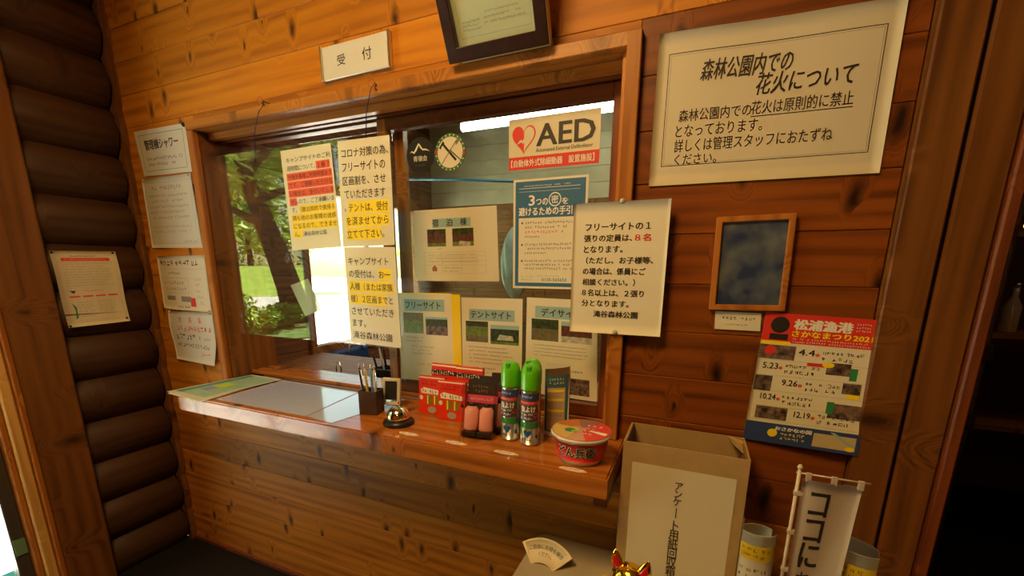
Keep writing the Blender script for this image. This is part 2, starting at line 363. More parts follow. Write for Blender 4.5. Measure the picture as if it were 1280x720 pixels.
# scribed corner strip cut to the logs' outline
bm = bmesh.new(); prev = None; N_ = 150
fr = []; 
for i in range(N_ + 1):
    z = 2.5 * i / N_; ph = ((z - .0685) / .1633) % 1; dz = (ph - round(ph)) * .1633
    x = -2.118 + math.sqrt(max(.1 ** 2 - dz ** 2, 0)); x += .0015
    fr.append((x, z))
for y in (-.021, -.0015):
    pass
ring = []
for x, z in fr: ring.append([bm.verts.new(p) for p in ((x, -.021, z), (x + .042 - (x + 2.06) * .75, -.021, z), (x + .042 - (x + 2.06) * .75, -.0015, z), (x, -.0015, z))])
for a, b in zip(ring, ring[1:]):
    for k in range(4): bm.faces.new((a[k], a[(k + 1) % 4], b[(k + 1) % 4], b[k]))
bm.faces.new(ring[0][::-1]); bm.faces.new(ring[-1]); bmesh.ops.recalc_face_normals(bm, faces=bm.faces)
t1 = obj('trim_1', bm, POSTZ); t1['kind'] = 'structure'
# door in the log wall
d1 = struct('door_1')
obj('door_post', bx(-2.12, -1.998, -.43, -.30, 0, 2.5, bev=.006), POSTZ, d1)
LIGHTZ = wood('pale_casing_wood', (.5, .28, .08), (.66, .40, .13), (.75, .48, .18), 'Z', .35, .2, vary=.05)
obj('door_casing', bx(-2.13, -2.003, -.445, -.431, 0, 2.1, bev=.002), TRIMZ, d1)
obj('door_casing', bx(-2.13, -2.02, -.475, -.446, 0, 2.1, bev=.004), LIGHTZ, d1)
obj('door_casing', bx(-2.13, -2.035, -.49, -.476, 0, 2.1, bev=.002), TRIMZ, d1)
obj('door_casing', bx(-2.13, -2.0, -1.56, -1.47, 0, 2.5, bev=.004), TRIMZ, d1)
DOORM = mat('dark_door_frame', (.10, .09, .085), .3, .3)
for q in ((-.525, -.491, .02, 2.06), (-1.47, -1.435, .02, 2.06), (-1.435, -.525, 2.0, 2.06), (-1.435, -.525, .02, .09), (-.965, -.935, .09, 2.0)): obj('door_frame_bar', bx(-2.112, -2.064, *q, bev=.003), DOORM, d1)
obj('door_glass', bx(-2.09, -2.086, -1.435, -.525, .09, 2.0), GLASS, d1)
obj('door_sticker', bx(-2.059, -2.0585, -.523, -.494, .24, .30), mat('green_sticker', (.15, .33, .2), .5), d1)

# window_1: opening between this room and the office
w1 = struct('window_1')
obj('casing', bx(-1.64, -.145, -.02, .0, 1.669, 1.699, bev=.0025), TRIMX, w1)
bm = bmesh.new(); box(bm, -.175, -.145, -.021, .0, .803, 1.698, .002); obj('casing', bm, TRIMZ, w1)
obj('casing', bx(-1.637, -1.606, -.02, .0, .70, 1.668, bev=.002), TRIMZ, w1)
obj('head_lining', bx(-1.62, -.165, .0005, .185, 1.669, 1.70), TRIMX, w1)
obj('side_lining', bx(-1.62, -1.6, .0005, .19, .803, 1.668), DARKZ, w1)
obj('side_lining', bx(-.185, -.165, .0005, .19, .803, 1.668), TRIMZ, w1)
for y0, y1, m_ in ((.03, .05, TRIMX), (.062, .078, SASHX), (.10, .116, SASHX)): obj('track', bx(-1.6, -.185, y0, y1, 1.648, 1.6685, bev=.001), m_, w1)
obj('inner_sill', bx(-1.6, -.185, .075, .19, .803, .818, bev=.003), COUNTER, w1)
def sash(x0, x1, y, zb=.819, zt=1.647, rt=.034):
    s = D.objects.new('sash', None); COL.objects.link(s); s.parent = w1
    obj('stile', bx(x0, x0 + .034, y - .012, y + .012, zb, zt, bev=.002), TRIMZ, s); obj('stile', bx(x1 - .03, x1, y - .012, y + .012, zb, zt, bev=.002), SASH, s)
    obj('rail', bx(x0 + .034, x1 - .03, y - .012, y + .012, zb, zb + .036, bev=.002), SASHX, s); obj('rail', bx(x0 + .034, x1 - .03, y - .012, y + .012, zt - rt, zt, bev=.002), SASHX, s)
    obj('pane', bx(x0 + .034, x1 - .03, y - .0015, y + .0015, zb + .036, zt - rt), GLASS, s)
sash(-.915, -.186, .092); sash(-.88, -.186, .126, zt=1.6465, rt=.012)
# office shell
wo = struct('wall_office')
for k in range(22):
    z = k * P_
    if z > 2.3: break
    m_ = mat('grey_lining', (.58, .50, .34), .3, noise=.15, nscale=6) if z > 1.7 else OFFW
    obj('board', bx(0, 2.56, 0, .018, .001, P_ - .001, bev=.002), m_, wo, loc=(-2.06, 2.1, z))
    for y0, y1 in ((.14, .76), (1.87, 2.1)) if .70 < z + .05 < 1.72 else ((.14, 2.1),):
        obj('board', bx(-.018, 0, 0, y1 - y0, .001, P_ - .001, bev=.002), wood('office_side_wood', (.13, .05, .02), (.24, .10, .04), (.31, .14, .06), 'Y', .55, .4), wo, loc=(-2.06, y0, z))
obj('wall_backing', bx(-2.2, 2.3, 2.12, 2.2, 0, 2.5), m_core, wo)
obj('wall_backing', bx(-2.2, -2.08, .14, .76, 0, 2.5), m_core, wo); obj('wall_backing', bx(-2.2, -2.08, 1.87, 2.2, 0, 2.5), m_core, wo); obj('wall_backing', bx(-2.2, -2.08, .76, 1.87, 0, .70), m_core, wo); obj('wall_backing', bx(-2.2, -2.08, .76, 1.87, 1.72, 2.5), m_core, wo)
obj('partition', bx(.42, .478, .14, 2.1, 0, 2.5), OFFW, wo)
w2 = struct('window_2')
CREAM = mat('cream_window_frame', (.62, .55, .36), .5)
for q in ((.76, 1.87, 1.645, 1.73), (.76, 1.87, .70, .762), (.76, .80, .762, 1.645), (1.83, 1.87, .762, 1.645)): obj('frame_bar', bx(-2.10, -2.03, *q, bev=.004), OFFW, w2)
bm = bmesh.new()
box(bm, -2.09, -2.06, 1.30, 1.325, .762, 1.645, .003); obj('mullion', bm, CREAM, w2)
obj('pane', bx(-2.078, -2.075, .80, 1.83, .762, 1.645), GLASS, w2)

# door_2: opening to the dark room on the right
d2 = struct('door_2')
obj('casing', bx(.327, .392, -.022, .017, 0, 2.5, bev=.003), DARKZ, d2)
obj('casing', bx(.40, .463, -.016, .017, 0, 2.5, bev=.004), DARKZ, d2)
obj('casing', bx(.464, .483, -.024, .15, 0, 2.5, bev=.003), SASH, d2)
obj('casing', bx(.463, 1.37, -.02, .15, 2.03, 2.08, bev=.003), SASHX, d2); obj('casing', bx(1.33, 1.38, -.02, .15, 0, 2.03, bev=.003), SASH, d2)
obj('groove', bx(.392, .40, .0, .017, 0, 2.5), BLACKM, d2)
# rest of the room behind the camera
wr = struct('wall_right'); wf = struct('wall_front')
for k in range(24):
    z = k * P_; obj('board', bx(0, .018, -3.6, 2.1, .001, P_ - .001, bev=.002), wood('plain_side_wood', (.15, .06, .02), (.3, .13, .035), (.4, .18, .05), 'Y', .55, .5), wr, loc=(2.18, 0, z))
    obj('board', bx(-2.1, 2.2, 0, .018, .001, P_ - .001, bev=.002), WALL, wf, loc=(0, -3.6, z))
obj('wall_backing', bx(2.2, 2.25, -3.65, 2.2, 0, 2.5), m_core, wr); obj('wall_backing', bx(-2.2, 2.25, -3.66, -3.6, 0, 2.5), m_core, wf)

# ------------------------------------------------------------------ counter
ct = thing('reception_counter', 'varnished wooden reception counter with rounded left end below the office window', 'counter', (-.85, -.1, .752))
bm = bx(-.72, .723, -.128, .16, 0, .05)
es = [e for e in bm.edges if abs(e.verts[0].co.x - e.verts[1].co.x) < 1e-5 and abs(e.verts[0].co.y - e.verts[1].co.y) < 1e-5 and e.verts[0].co.y < 0]
bmesh.ops.bevel(bm, geom=[e for e in es if e.verts[0].co.x < 0], offset=.035, segments=6, affect='EDGES', profile=.5)
bmesh.ops.bevel(bm, geom=[e for e in bm.edges if abs(e.verts[0].co.z - e.verts[1].co.z) < 1e-5 and e.calc_face_angle(0) > 1], offset=.004, segments=2, affect='EDGES')
obj('worktop', bm, COUNTER, ct)
obj('bracket', bx(.69, .72, -.10, .099, -.035, -.0005, bev=.003), SASHX, ct)

# ------------------------------------------------------------------ papers on the wall
SIDE = 'small paper notices pinned left of the office window'
def pins(pg, uv=((.04, .02), (.96, .02)), m=None, r=.004):
    for u, v in uv:
        bm = bmesh.new(); bmesh.ops.create_icosphere(bm, subdivisions=2, radius=r); p = pg.map(u, v, .0012)
        obj('pin', bm, m or mat('clear_pin', (.5, .5, .45), .15, coat=.5), pg.root, smooth=True, loc=p)
# big fireworks notice
p = Page('paper_notice', 'large cream fireworks notice with thin double border, high on the right wall', 'notice', [(-.113, -.004, 1.686), (.287, -.004, 1.671), (.291, -.003, 1.393), (-.113, -.003, 1.396)], PAPERD, bend=lambda u, v: .0025 * math.sin(u * 9) * (1 - v) * .8)
p.frame(.055, .135, .945, .87, .0035, .005, INK); p.frame(.066, .15, .935, .857, .0015, .002, GREY)
for t, a in dict([("森林公園内での", (.21, .21, .62, .335)), ("花火について", (.47, .33, .86, .445)), ("森林公園内での", (.13, .50, .46, .58)), ("花火は原則的に禁止", (.46, .485, .86, .57)), ("となっております。", (.12, .605, .51, .685)), ("詳しくは管理スタッフにおたずね", (.12, .70, .80, .785)), ("ください。", (.125, .80, .325, .865))]).items() if False else [("森林公園内での", (.21, .20, .60, .33)), ("花火について", (.46, .325, .85, .455)), ("森林公園内での", (.125, .50, .455, .58)), ("花火は原則的に禁止", (.455, .49, .86, .575)), ("となっております。", (.115, .60, .51, .68)), ("詳しくは管理スタッフにおたずね", (.115, .695, .80, .78)), ("ください。", (.12, .795, .32, .865))]:
    p.text(t, *a, INK, bold=.018 if a[1] < .4 else .008, shear=.03 if a[1] < .4 else 0)
p.rect(.455, .583, .862, .589, INK); p.done()
# right notice over the casing
p = Page('paper_notice', 'cream notice with rounded brush lettering hung over the right window casing', 'notice', vert(-.272, -.062, 1.070, 1.365, -.028), PAPER, bend=lambda u, v: .001 * math.sin(v * 4)); 
for i, (t, u0, u1) in enumerate([("フリーサイトの１", .14, .82), ("張りの定員は、", .13, .64), ("となります。", .13, .55), ("（ただし、お子様等、", .16, .87), ("の場合は、係員にご", .13, .80), ("相談ください。）", .13, .70), ("８名以上は、２張り", .13, .80), ("分となります。", .13, .65), ("滝谷森林公園", .27, .75)]):
    v = .155 + i * .083; p.text(t, u0, v, u1, v + .052, INK, bold=.03)
p.text("８名", .67, .238, .83, .29, REDI, bold=.03); pins(p, ((.52, .0), (.52, .985)), r=.006); p.done()
# four papers left of the window
p = Page('paper_sign', 'shower sign in a green rounded border, topmost of the papers left of the window', 'sign', [(-1.962, -.004, 1.704), (-1.657, -.004, 1.700), (-1.662, -.003, 1.545), (-1.945, -.003, 1.549)], PAPERW, group=None)
p.frame(.07, .1, .93, .9, .006, .01, GREENI); p.text("管理棟シャワー", .16, .22, .82, .44, INK, bold=.03); p.rows(.15, .58, .9, .82, 2, INK, seed=4); pins(p, ((.97, .03),), BLACKM, .008); p.done()
p = Page('paper_sign', 'white sheet of small print, second from the top left of the window', 'sign', [(-1.965, -.004, 1.540), (-1.669, -.004, 1.541), (-1.660, -.003, 1.286), (-1.972, -.003, 1.290)], PAPERW, bend=lambda u, v: .002 * math.sin(u * 7))
p.frame(.06, .07, .94, .94, .004, .005, FAINT); p.rows(.2, .1, .82, .2, 1, GREY, seed=11); p.rows(.1, .22, .92, .6, 5, GREY, seed=12, fill=.55); p.rows(.1, .66, .9, .8, 2, FAINT, seed=13); p.rows(.66, .88, .93, .94, 1, GREY, seed=14); pins(p); p.done()
p = Page('paper_sign', 'printed form sheet with a small red mark, third of the papers left of window', 'sign', [(-1.951, -.004, 1.258), (-1.662, -.004, 1.261), (-1.668, -.003, 1.050), (-1.960, -.003, 1.055)], PAPER, bend=lambda u, v: .002 * math.sin(u * 6))
p.rows(.06, .06, .9, .2, 1, INK, seed=21, fill=.8, cw=.08); p.rect(.05, .235, .95, .24, FAINT); p.rows(.22, .27, .52, .35, 1, INK, seed=22); p.frame(.1, .40, .6, .68, .004, .006, FAINT)
p.rows(.13, .44, .58, .66, 2, GREY, seed=23); p.rect(.12, .74, .3, .82, GREY); p.rect(.42, .74, .62, .84, GREY); p.rect(.6, .76, .7, .92, REDI); p.rows(.74, .36, .92, .9, 5, FAINT, seed=24); p.rows(.34, .9, .6, .98, 1, INK, seed=25); pins(p, ((.04, .97), (.96, .97))); p.done()
p = Page('paper_sign', 'curling white notice with red lettering, lowest of the papers left of window', 'sign', [(-1.937, -.004, 1.047), (-1.657, -.004, 1.050), (-1.677, -.010, .845), (-1.918, -.012, .852)], PAPERW, bend=lambda u, v: .004 * math.sin(v * 5 + u * 2) + .01 * max(0, v - .7))
p.text("大", .24, .10, .31, .22, INK); p.text("募", .47, .10, .54, .22, REDI); p.text("集", .68, .10, .75, .22, ORED); p.rows(.18, .27, .95, .41, 1, REDI, seed=31, fill=.85, cw=.075); p.rows(.12, .44, .62, .58, 1, INK, seed=32, fill=.85, cw=.075); p.rows(.62, .44, .72, .58, 1, REDI, seed=35, fill=.85, cw=.05); p.rows(.74, .46, .95, .58, 1, GREY, seed=36)
p.rows(.1, .62, .95, .74, 1, INK, seed=33, fill=.7); p.rows(.66, .78, .95, .88, 1, ORED, seed=34, fill=.8); pins(p); p.done()
# poster on the logs, follows their bulge
def logx(z):
    ph = ((z - .0685) / .1633) % 1; dz = (ph - round(ph)) * .1633
    return -2.118 + math.sqrt(.01 - dz * dz)
LP = [Vector((-2.012, -.287, 1.268)), Vector((-2.012, -.105, 1.273)), Vector((-2.012, -.098, 1.011)), Vector((-2.012, -.279, 1.005))]
def lmap(u, v, w):
    q = (LP[0] * (1 - u) + LP[1] * u) * (1 - v) + (LP[3] * (1 - u) + LP[2] * u) * v
    x = -2.0155 + .010 * math.cos((q.z - 1.05) * 2 * math.pi / .1633 ) * 0 + .004 * math.sin(v * 6.3)
    return Vector((x + w, q.y, q.z)) - (LP[2] + LP[3]) / 2
p = Page('poster', 'cream poster with red heading stapled to the log wall', 'poster', LP, PAPERD, mapf=lmap, grid=(4, 14))
p.rows(.25, .05, .68, .085, 1, INK, seed=41); p.rect(.13, .09, .87, .13, REDI); p.rows(.15, .095, .86, .128, 1, PAPERD, seed=42, lev=4); p.rows(.12, .15, .9, .47, 9, GREY, seed=43, fill=.5)
p.poly([(.14, .52), (.24, .52), (.2, .56)], INK); p.rows(.36, .51, .72, .55, 1, REDI, seed=44)
for i in range(4): p.rect(.13 + i * .2, .59, .29 + i * .2, .61, REDI)
p.poly([(.14, .68), (.2, .74), (.19, .88), (.15, .9), (.17, .78)], GREENI); p.rows(.22, .66, .5, .88, 7, GREY, seed=45); p.rows(.54, .66, .85, .86, 7, GREY, seed=46); p.frame(.06, .14, .94, .95, .003, .003, ORED); p.rows(.2, .91, .85, .94, 1, FAINT, seed=47)
pins(p, ((.03, .02), (.95, .02), (.03, .98), (.95, .95)), BLACKM, .004); p.done()
# reception sign
t = thing('reception_sign', 'white reception plate in an aluminium holder above the office window', 'sign', (-.90, 0, 1.731), rot=(0, math.radians(-.4), 0))
obj('backplate', bx(-.113, .113, -.010, -.0005, 0, .083, bev=.001), ALU, t); obj('end_cap', bx(-.119, -.113, -.014, -.0005, -.002, .085, bev=.001), ALU, t); obj('end_cap', bx(.113, .119, -.014, -.0005, -.002, .085, bev=.001), ALU, t)
p = Page(None, None, None, vert(-.112, .112, .0015, .0815, -.0105), PAPERW, root=t, sheet='face'); p.text("受", .235, .33, .365, .66); p.text("付", .625, .30, .765, .68); p.done()
# certificate in a dark frame, leaning a little out from the wall
t = thing('framed_certificate', 'dark wooden framed certificate behind glass resting on the window casing', 'picture frame', (-.4625, -.022, 1.702), rot=(math.radians(27), 0, 0))
DK = mat('dark_frame', (.035, .014, .01), .3, coat=.3, noise=.3, nscale=60)
def frame_parts(t, w, h, b, d, m, name='frame'):
    obj(name, ringframe(-w / 2, w / 2, 0, h, b, -d, 0), m, t)
frame_parts(t, .25, .34, .028, .022, DK)
obj('gilt_edge', bx(.1245, .127, -.02, 0, 0, .34), mat('gilt', (.7, .6, .35), .3, .8), t); obj('gilt_edge', bx(-.09, .127, -.02, 0, -.003, -.0005), mat('gilt'), t)
p = Page(None, None, None, vert(-.097, .097, .028, .312, -.006), LAMI, root=t, sheet='certificate'); p.frame(.05, .04, .95, .955, .004, .003, FAINT); p.rows(.1, .84, .36, .92, 3, GREY, seed=51); p.rows(.38, .80, .9, .90, 3, GREY, seed=52, fill=.5); p.rows(.1, .3, .9, .75, 5, FAINT, seed=53, fill=.2); p.done()
obj('hanging_cord', tube(bmesh.new(), [(-.07, .001, .30), (0, .166, .395), (.07, .001, .30)], .0012, 6), mat('dark_cord', (.03, .03, .08), .6), t)
obj('glazing', bx(-.098, .098, -.0095, -.008, .028, .312), GLASS, t)
# small blue picture
t = thing('framed_picture', 'small blue picture in a pine frame on the boarded wall right of the window', 'picture frame', (.1035, 0, 1.135), rot=(0, math.radians(-1), 0))
frame_parts(t, .142, .192, .012, .014, TRIMZ)
m, n, l, b = new_mat('blue_picture'); nz = n.new('ShaderNodeTexNoise'); nz.inputs['Scale'].default_value = 18; tc = n.new('ShaderNodeTexCoord'); l.new(tc.outputs['Object'], nz.inputs['Vector']); r = n.new('ShaderNodeValToRGB'); e = r.color_ramp.elements; e[0].position = .4; e[0].color = (.025, .045, .12, 1); e[1].position = .75; e[1].color = (.16, .19, .19, 1); l.new(nz.outputs['Fac'], r.inputs[0]); l.new(r.outputs[0], b.inputs['Base Color']); b.inputs['Roughness'].default_value = .25; MC['blue_picture'] = m
obj('picture', bx(-.06, .06, -.007, -.004, .011, .181), m, t)
p = Page('caption_card', 'small white caption card below the blue framed picture', 'card', [(.046, -.003, 1.131), (.134, -.003, 1.130), (.136, -.003, 1.092), (.048, -.003, 1.092)], PAPER); p.rows(.16, .2, .95, .5, 1, INK, seed=61); p.rows(.25, .6, .9, .8, 1, GREY, seed=62); p.done()
# festival poster
p = Page('festival_poster', 'colourful red and blue fish festival poster pinned beside the right post', 'poster', [(.142, -.004, 1.133), (.338, -.006, 1.126), (.333, -.024, .853), (.130, -.004, .849)], PAPER, bend=lambda u, v: .0)
p = p
p.rect(0, 0, 1, .215, REDI, 1); p.rect(0, .84, 1, 1, NAVY, 1); p.circle(.15, .085, .085, .06, INK, 2); p.rect(.07, .15, .24, .195, INK, 2); p.rect(0, .205, .27, .23, YEL, 2)
p.text("松浦漁港", .28, .035, .77, .11, WHITEI, bold=.06); p.text("さかなまつり2021", .27, .118, .95, .162, YEL, bold=.05); p.rows(.8, .03, .95, .1, 3, WHITEI, seed=71); p.rows(.28, .168, .95, .21, 2, WHITEI, seed=72, fill=.7)
for i, (v, d, u) in enumerate(((.25, "4.4", .36), (.37, "5.23", .06), (.49, "9.26", .26), (.61, "10.24", .09), (.725, "12.19", .42))):
    p.text(d, u, v, u + .14, v + .045, INK, bold=.03); p.circle(u + .165, v + .035, .018, .012, ORED, 2); p.rows(u + .2, v, min(.98, u + .56), v + .03, 1, INK, seed=80 + i, fill=.9); p.rows(u + .2, v + .04, min(.98, u + .5), v + .075, 1, INK, seed=90 + i, fill=.9); p.rect(.04, v + .095, .96, v + .097, FAINT)
p.rect(.0, .235, .33, .34, FOODP, 2, 'printed_photo'); p.rect(.62, .33, .82, .42, FOODP, 2, 'printed_photo'); p.rect(.82, .36, .88, .45, GREENI, 2); p.rect(.01, .47, .17, .59, FOODP, 2, 'printed_photo'); p.rect(.7, .63, .98, .74, FOODP, 2, 'printed_photo'); p.rect(.68, .62, .74, .71, GREENI, 3); p.rect(.07, .71, .36, .81, FOODP, 2, 'printed_photo'); p.rect(.78, .47, .93, .55, FOODP, 2, 'printed_photo'); p.rect(.82, .55, .93, .585, YEL, 3)
p.circle(.1, .275, .05, .035, REDI, 3); p.rect(.45, .345, .6, .37, REDI, 3); p.circle(.63, .35, .05, .02, YEL, 3)
p.text("おさかなの国", .28, .86, .6, .89, WHITEI, bold=.05); p.circle(.26, .915, .045, .032, YEL, 3); p.rows(.33, .9, .6, .965, 2, YEL, seed=99, fill=.8); p.rect(.62, .87, .97, .975, mat('map_print', (.55, .45, .25), .5), 2); p.poly([(.75, .85), (.79, .85), (.97, .94), (.94, .95)], PALEB, 3); p.circle(.93, .96, .04, .018, YEL, 4)
pins(p, ((.97, .03),), mat('blue_pin', (.02, .15, .6), .3), .005); p.done()

# ------------------------------------------------------------------ acrylic screen hung in front of the window, with its notices
t = thing('acrylic_screen', 'clear hanging acrylic droplet screen reflecting the trees outside', 'screen', (-1.14, -.06, .994))
obj('panel', bx(-.39, .39, -.0015, .0015, 0, .568, bev=.0006), ACRYL, t)
for x, hx in ((-.122, -.106), (.304, .317)):
    pts = [(x, 0, .548), (x + .002, .006, .62), (hx - .004, .02, .68), (hx, .034, .70)]
    obj('hanging_cord', tube(bmesh.new(), pts, .0012, 6), mat('dark_cord', (.03, .03, .08), .6), t)
    bm = bmesh.new(); tube(bm, [(x, 0, .548), (x + .005, -.003, .541), (x, 0, .534), (x - .005, .003, .541), (x, 0, .548)], .001, 5); obj('clip', bm, BLACKM, t)
for x, z in ((-1.246, 1.706), (-.823, 1.69)):
    h = thing('wire_hook', 'small dark wire hook on the casing, %s' % ('left one above the screen' if x < -1 else 'right one beside the window stile'), 'hook', (x, -.02, z))
    obj('eye', tube(bmesh.new(), [(0, .02, 0), (0, -.004, 0), (0, -.008, -.006), (0, -.006, -.012), (0, .0, -.011)], .0013, 6), mat('dark_wire', (.04, .03, .07), .4, .7), h)
    obj('loose_wire', tube(bmesh.new(), [(0, -.004, 0)] + [(-.012 + .012 * math.cos(a), -.006, .004 + .009 * math.sin(a)) for a in [k * .6 for k in range(10)]], .0006, 5), mat('copper_wire', (.25, .08, .04), .4, .6), h)
p = Page('paper_notice', 'notice with red and yellow marked lines, left on the acrylic screen', 'notice', [(-1.149, -.0635, 1.549), (-.955, -.0635, 1.552), (-.945, -.0635, 1.277), (-1.141, -.0635, 1.269)], LAMI)
L1 = [("キャンプサイトのご利", .1, .97), ("用時間について、", .1, .66), ("今後お客様ご利用時間まで", .1, .97), ("です。ご理解いただけな", .1, .97), ("い場合は、受付いたしま", .1, .97), ("せんので、ご了承願いま", .1, .97), ("す。", .1, .2), ("隣も他のお客様の迷惑", .1, .97), ("になるので、できませ", .1, .97), ("ん。", .1, .2)]
H1 = [None, (.68, .95, ORED), (.07, .97, ORED), (.07, .97, ORED), (.07, .97, ORED), (.07, .22, ORED), (.26, .97, YEL), (.07, .97, YEL), (.07, .97, YEL), (.07, .26, YEL)]
for i, ((s_, a, b), h) in enumerate(zip(L1, H1)):
    v = .075 + i * .082; p.text(s_, a, v, b, v + .052)
    if h: p.rect(h[0], v - .012, h[1], v + .064, h[2], 1, 'highlight')
p.text("（宿泊契約で夜帰る", .28, .567, .96, .619); p.text("滝谷森林公園", .29, .815, .75, .862); p.text("１番７", .71, .157, .94, .209); p.done()
p = Page('paper_notice', 'large print notice with three yellow lines, upper right on the acrylic screen', 'notice', [(-.930, -.0635, 1.553), (-.756, -.0635, 1.551), (-.756, -.0635, 1.279), (-.938, -.0635, 1.277)], LAMI)
for i, (s_, a, b) in enumerate([("コロナ対策の為、", .07, .97), ("フリーサイトの", .07, .90), ("区画割を、させ", .07, .90), ("ていただきます", .09, .88), ("テントは、受付", .16, .91), ("を済ませてから", .1, .91), ("立てて下さい。", .1, .82)]):
    v = .075 + i * .127; p.text(s_, a, v, b, v + .083, INK, bold=.006)
    if i > 3: p.rect((.15, .09, .1)[i - 4], v - .018, (.93, .93, .77)[i - 4], v + .1, YEL, 1, 'highlight')
p.text("。", .07, .63, .11, .66); p.done()
p = Page('paper_notice', 'large print notice ending with the park name, lower right on the acrylic screen', 'notice', [(-.935, -.0635, 1.276), (-.756, -.0635, 1.274), (-.752, -.0635, .996), (-.936, -.0635, 1.0)], LAMI)
for i, (s_, a, b) in enumerate([("キャンプサイト", .07, .86), ("の受付は、お一", .07, .88), ("人様（または家族", .07, .91), ("様）２区画までと", .07, .90), ("させていただき", .07, .90), ("ます。", .07, .34), ("滝谷森林公園", .07, .84)]):
    v = .10 + i * .128; p.text(s_, a, v, b, v + .08, INK, bold=.006)
    if i in (1, 2, 3): p.rect((.66, .05, .05)[i - 1], v - .018, (.9, .93, .78)[i - 1], v + .098, YEL, 1, 'highlight')
p.done()
p = Page('paper_tag', 'small blank translucent tag tilted on the acrylic screen', 'tag', [(-1.172, -.0575, 1.163), (-1.095, -.0575, 1.185), (-1.050, -.0575, 1.092), (-1.122, -.0575, 1.068)], mat('grey_green_tag', (.42, .46, .36), .5)); p.done()

# ------------------------------------------------------------------ stickers and papers on the window glass
GY = .0885
def G(x0, x1, z0, z1, dy=0): return vert(x0, x1, z0, z1, GY - dy)
p = Page('aed_sign', 'red and cream defibrillator sign with a split heart on the glass', 'sign', G(-.487, -.245, 1.474, 1.598), mat('cream_sticker', (.72, .66, .47), .4), th=.0012)
p.rect(0, .745, 1, 1, REDI); p.text("AED", .325, .16, .945, .565, INK, bold=.035); p.text("Automated External Defibrillator", .315, .61, .93, .685, INK); p.text("【自動体外式除細動器　設置施設】", .03, .80, .95, .945, WHITEI, bold=.02)
def heart(cu, cv, su, sv, n=40):
    o = []
    for i in range(n):
        a = 2 * math.pi * i / n; x = 16 * math.sin(a) ** 3; y = 13 * math.cos(a) - 5 * math.cos(2 * a) - 2 * math.cos(3 * a) - math.cos(4 * a); o.append((cu + su * x / 16, cv - sv * y / 15))
    return o
H = heart(.175, .38, .135, .29); p.add('printed_shape', REDI, H, [tuple(range(40))], 2)
Hi = [(max(u, .178), v) for u, v in heart(.18, .375, .115, .25)]; p.add('printed_shape', mat('cream_sticker'), Hi, [tuple(range(40))], 3)
p.poly([(.09, .5), (.14, .41), (.16, .44), (.2, .33), (.215, .37), (.27, .27), (.22, .42), (.2, .385), (.165, .5), (.15, .46)], mat('cream_sticker'), 4); p.done()
def disc(name, label, cx, cz, r, m):
    t = thing(name, label, 'sticker', (cx, GY, cz))
    bm = bmesh.new(); vs = [bm.verts.new((r * math.cos(2 * math.pi * i / 48), -.0006, r * math.sin(2 * math.pi * i / 48))) for i in range(48)]; vb = [bm.verts.new((v.co.x, 0, v.co.z)) for v in vs]
    bm.faces.new(vs); bm.faces.new(vb[::-1])
    for i in range(48): bm.faces.new((vs[i], vb[i], vb[(i + 1) % 48], vs[(i + 1) % 48]))
    bmesh.ops.recalc_face_normals(bm, faces=bm.faces); obj('disc', bm, m, t)
    q = Page.__new__(Page); q.P = [Vector(c) for c in vert(-r, r, -r, r, -.0006)]; q.n = Vector((0, -1, 0)); q.base = Vector((0, 0, 0)); q.bend = None; q.mapf = None; q.lay = {}; q.th = 0; q.root = t
    return q
q = disc('round_sticker', 'black round sticker with a white mountain outline on the glass', -.768, 1.539, .0475, mat('black_sticker', (.02, .018, .02), .4))
q.poly([(.12, .42), (.2, .36), (.27, .40), (.44, .17), (.47, .17), (.60, .33), (.72, .34), (.86, .42), (.72, .385), (.6, .38), (.5, .3), (.46, .22), (.38, .36), (.28, .45), (.2, .40)], WHITEI); q.text("青嶺会", .25, .52, .75, .68, WHITEI, bold=.01); q.rows(.3, .76, .7, .82, 1, GREY, seed=3); q.done()
q = disc('round_sticker', 'white round sticker with green lettered rim and crossed tools on the glass', -.668, 1.537, .0495, mat('green_rim', (.05, .2, .07), .5))
q.circle(.5, .5, .41, .41, WHITEI, 1, n=40)
for i in range(44):
    a = 2 * math.pi * i / 44
    if i % 22 in (0, 21): q.poly([(.5 + r * math.cos(a + s), .5 - r * math.sin(a + s)) for r, s in ((.42, -.05), (.49, -.05), (.49, .05), (.42, .05))], REDI, 3)
    elif i % 2: q.poly([(.5 + r * math.cos(a + s), .5 - r * math.sin(a + s)) for r, s in ((.435, -.04), (.48, -.04), (.48, .03), (.435, .03))], WHITEI, 2)
q.poly([(.26, .30), (.32, .27), (.72, .70), (.67, .74)], INK, 3); q.poly([(.14, .36), (.28, .18), (.33, .26), (.24, .32), (.2, .4)], INK, 3); q.poly([(.22, .77), (.72, .18), (.74, .2), (.24, .79)], GREY, 4); q.poly([(.68, .22), (.78, .14), (.8, .24), (.7, .34)], GREY, 4); q.poly([(.5, .42), (.86, .72), (.84, .74), (.49, .45)], INK, 4); q.done()
def ph(p, u0, v0, u1, v1, top, mid, low, a=.25, b=.55):
    p.rect(u0, v0, u1, v1, low, 1, 'printed_photo'); p.rect(u0, v0, u1, v0 + (v1 - v0) * b, mid, 2, 'printed_photo'); p.rect(u0, v0, u1, v0 + (v1 - v0) * a, top, 3, 'printed_photo')
p = Page('paper_notice', 'lodge price sheet with two cabin photos, upper left on the glass', 'notice', [(-.800, GY, 1.387), (-.524, GY, 1.389), (-.516, GY, 1.183), (-.802, GY, 1.180)], LAMI)
p.rect(.24, .13, .70, .25, PALEB); 
for s_, u in (("宿", .24), ("泊", .41), ("棟", .58)): p.text(s_, u, .135, u + .075, .235, INK, bold=.015)
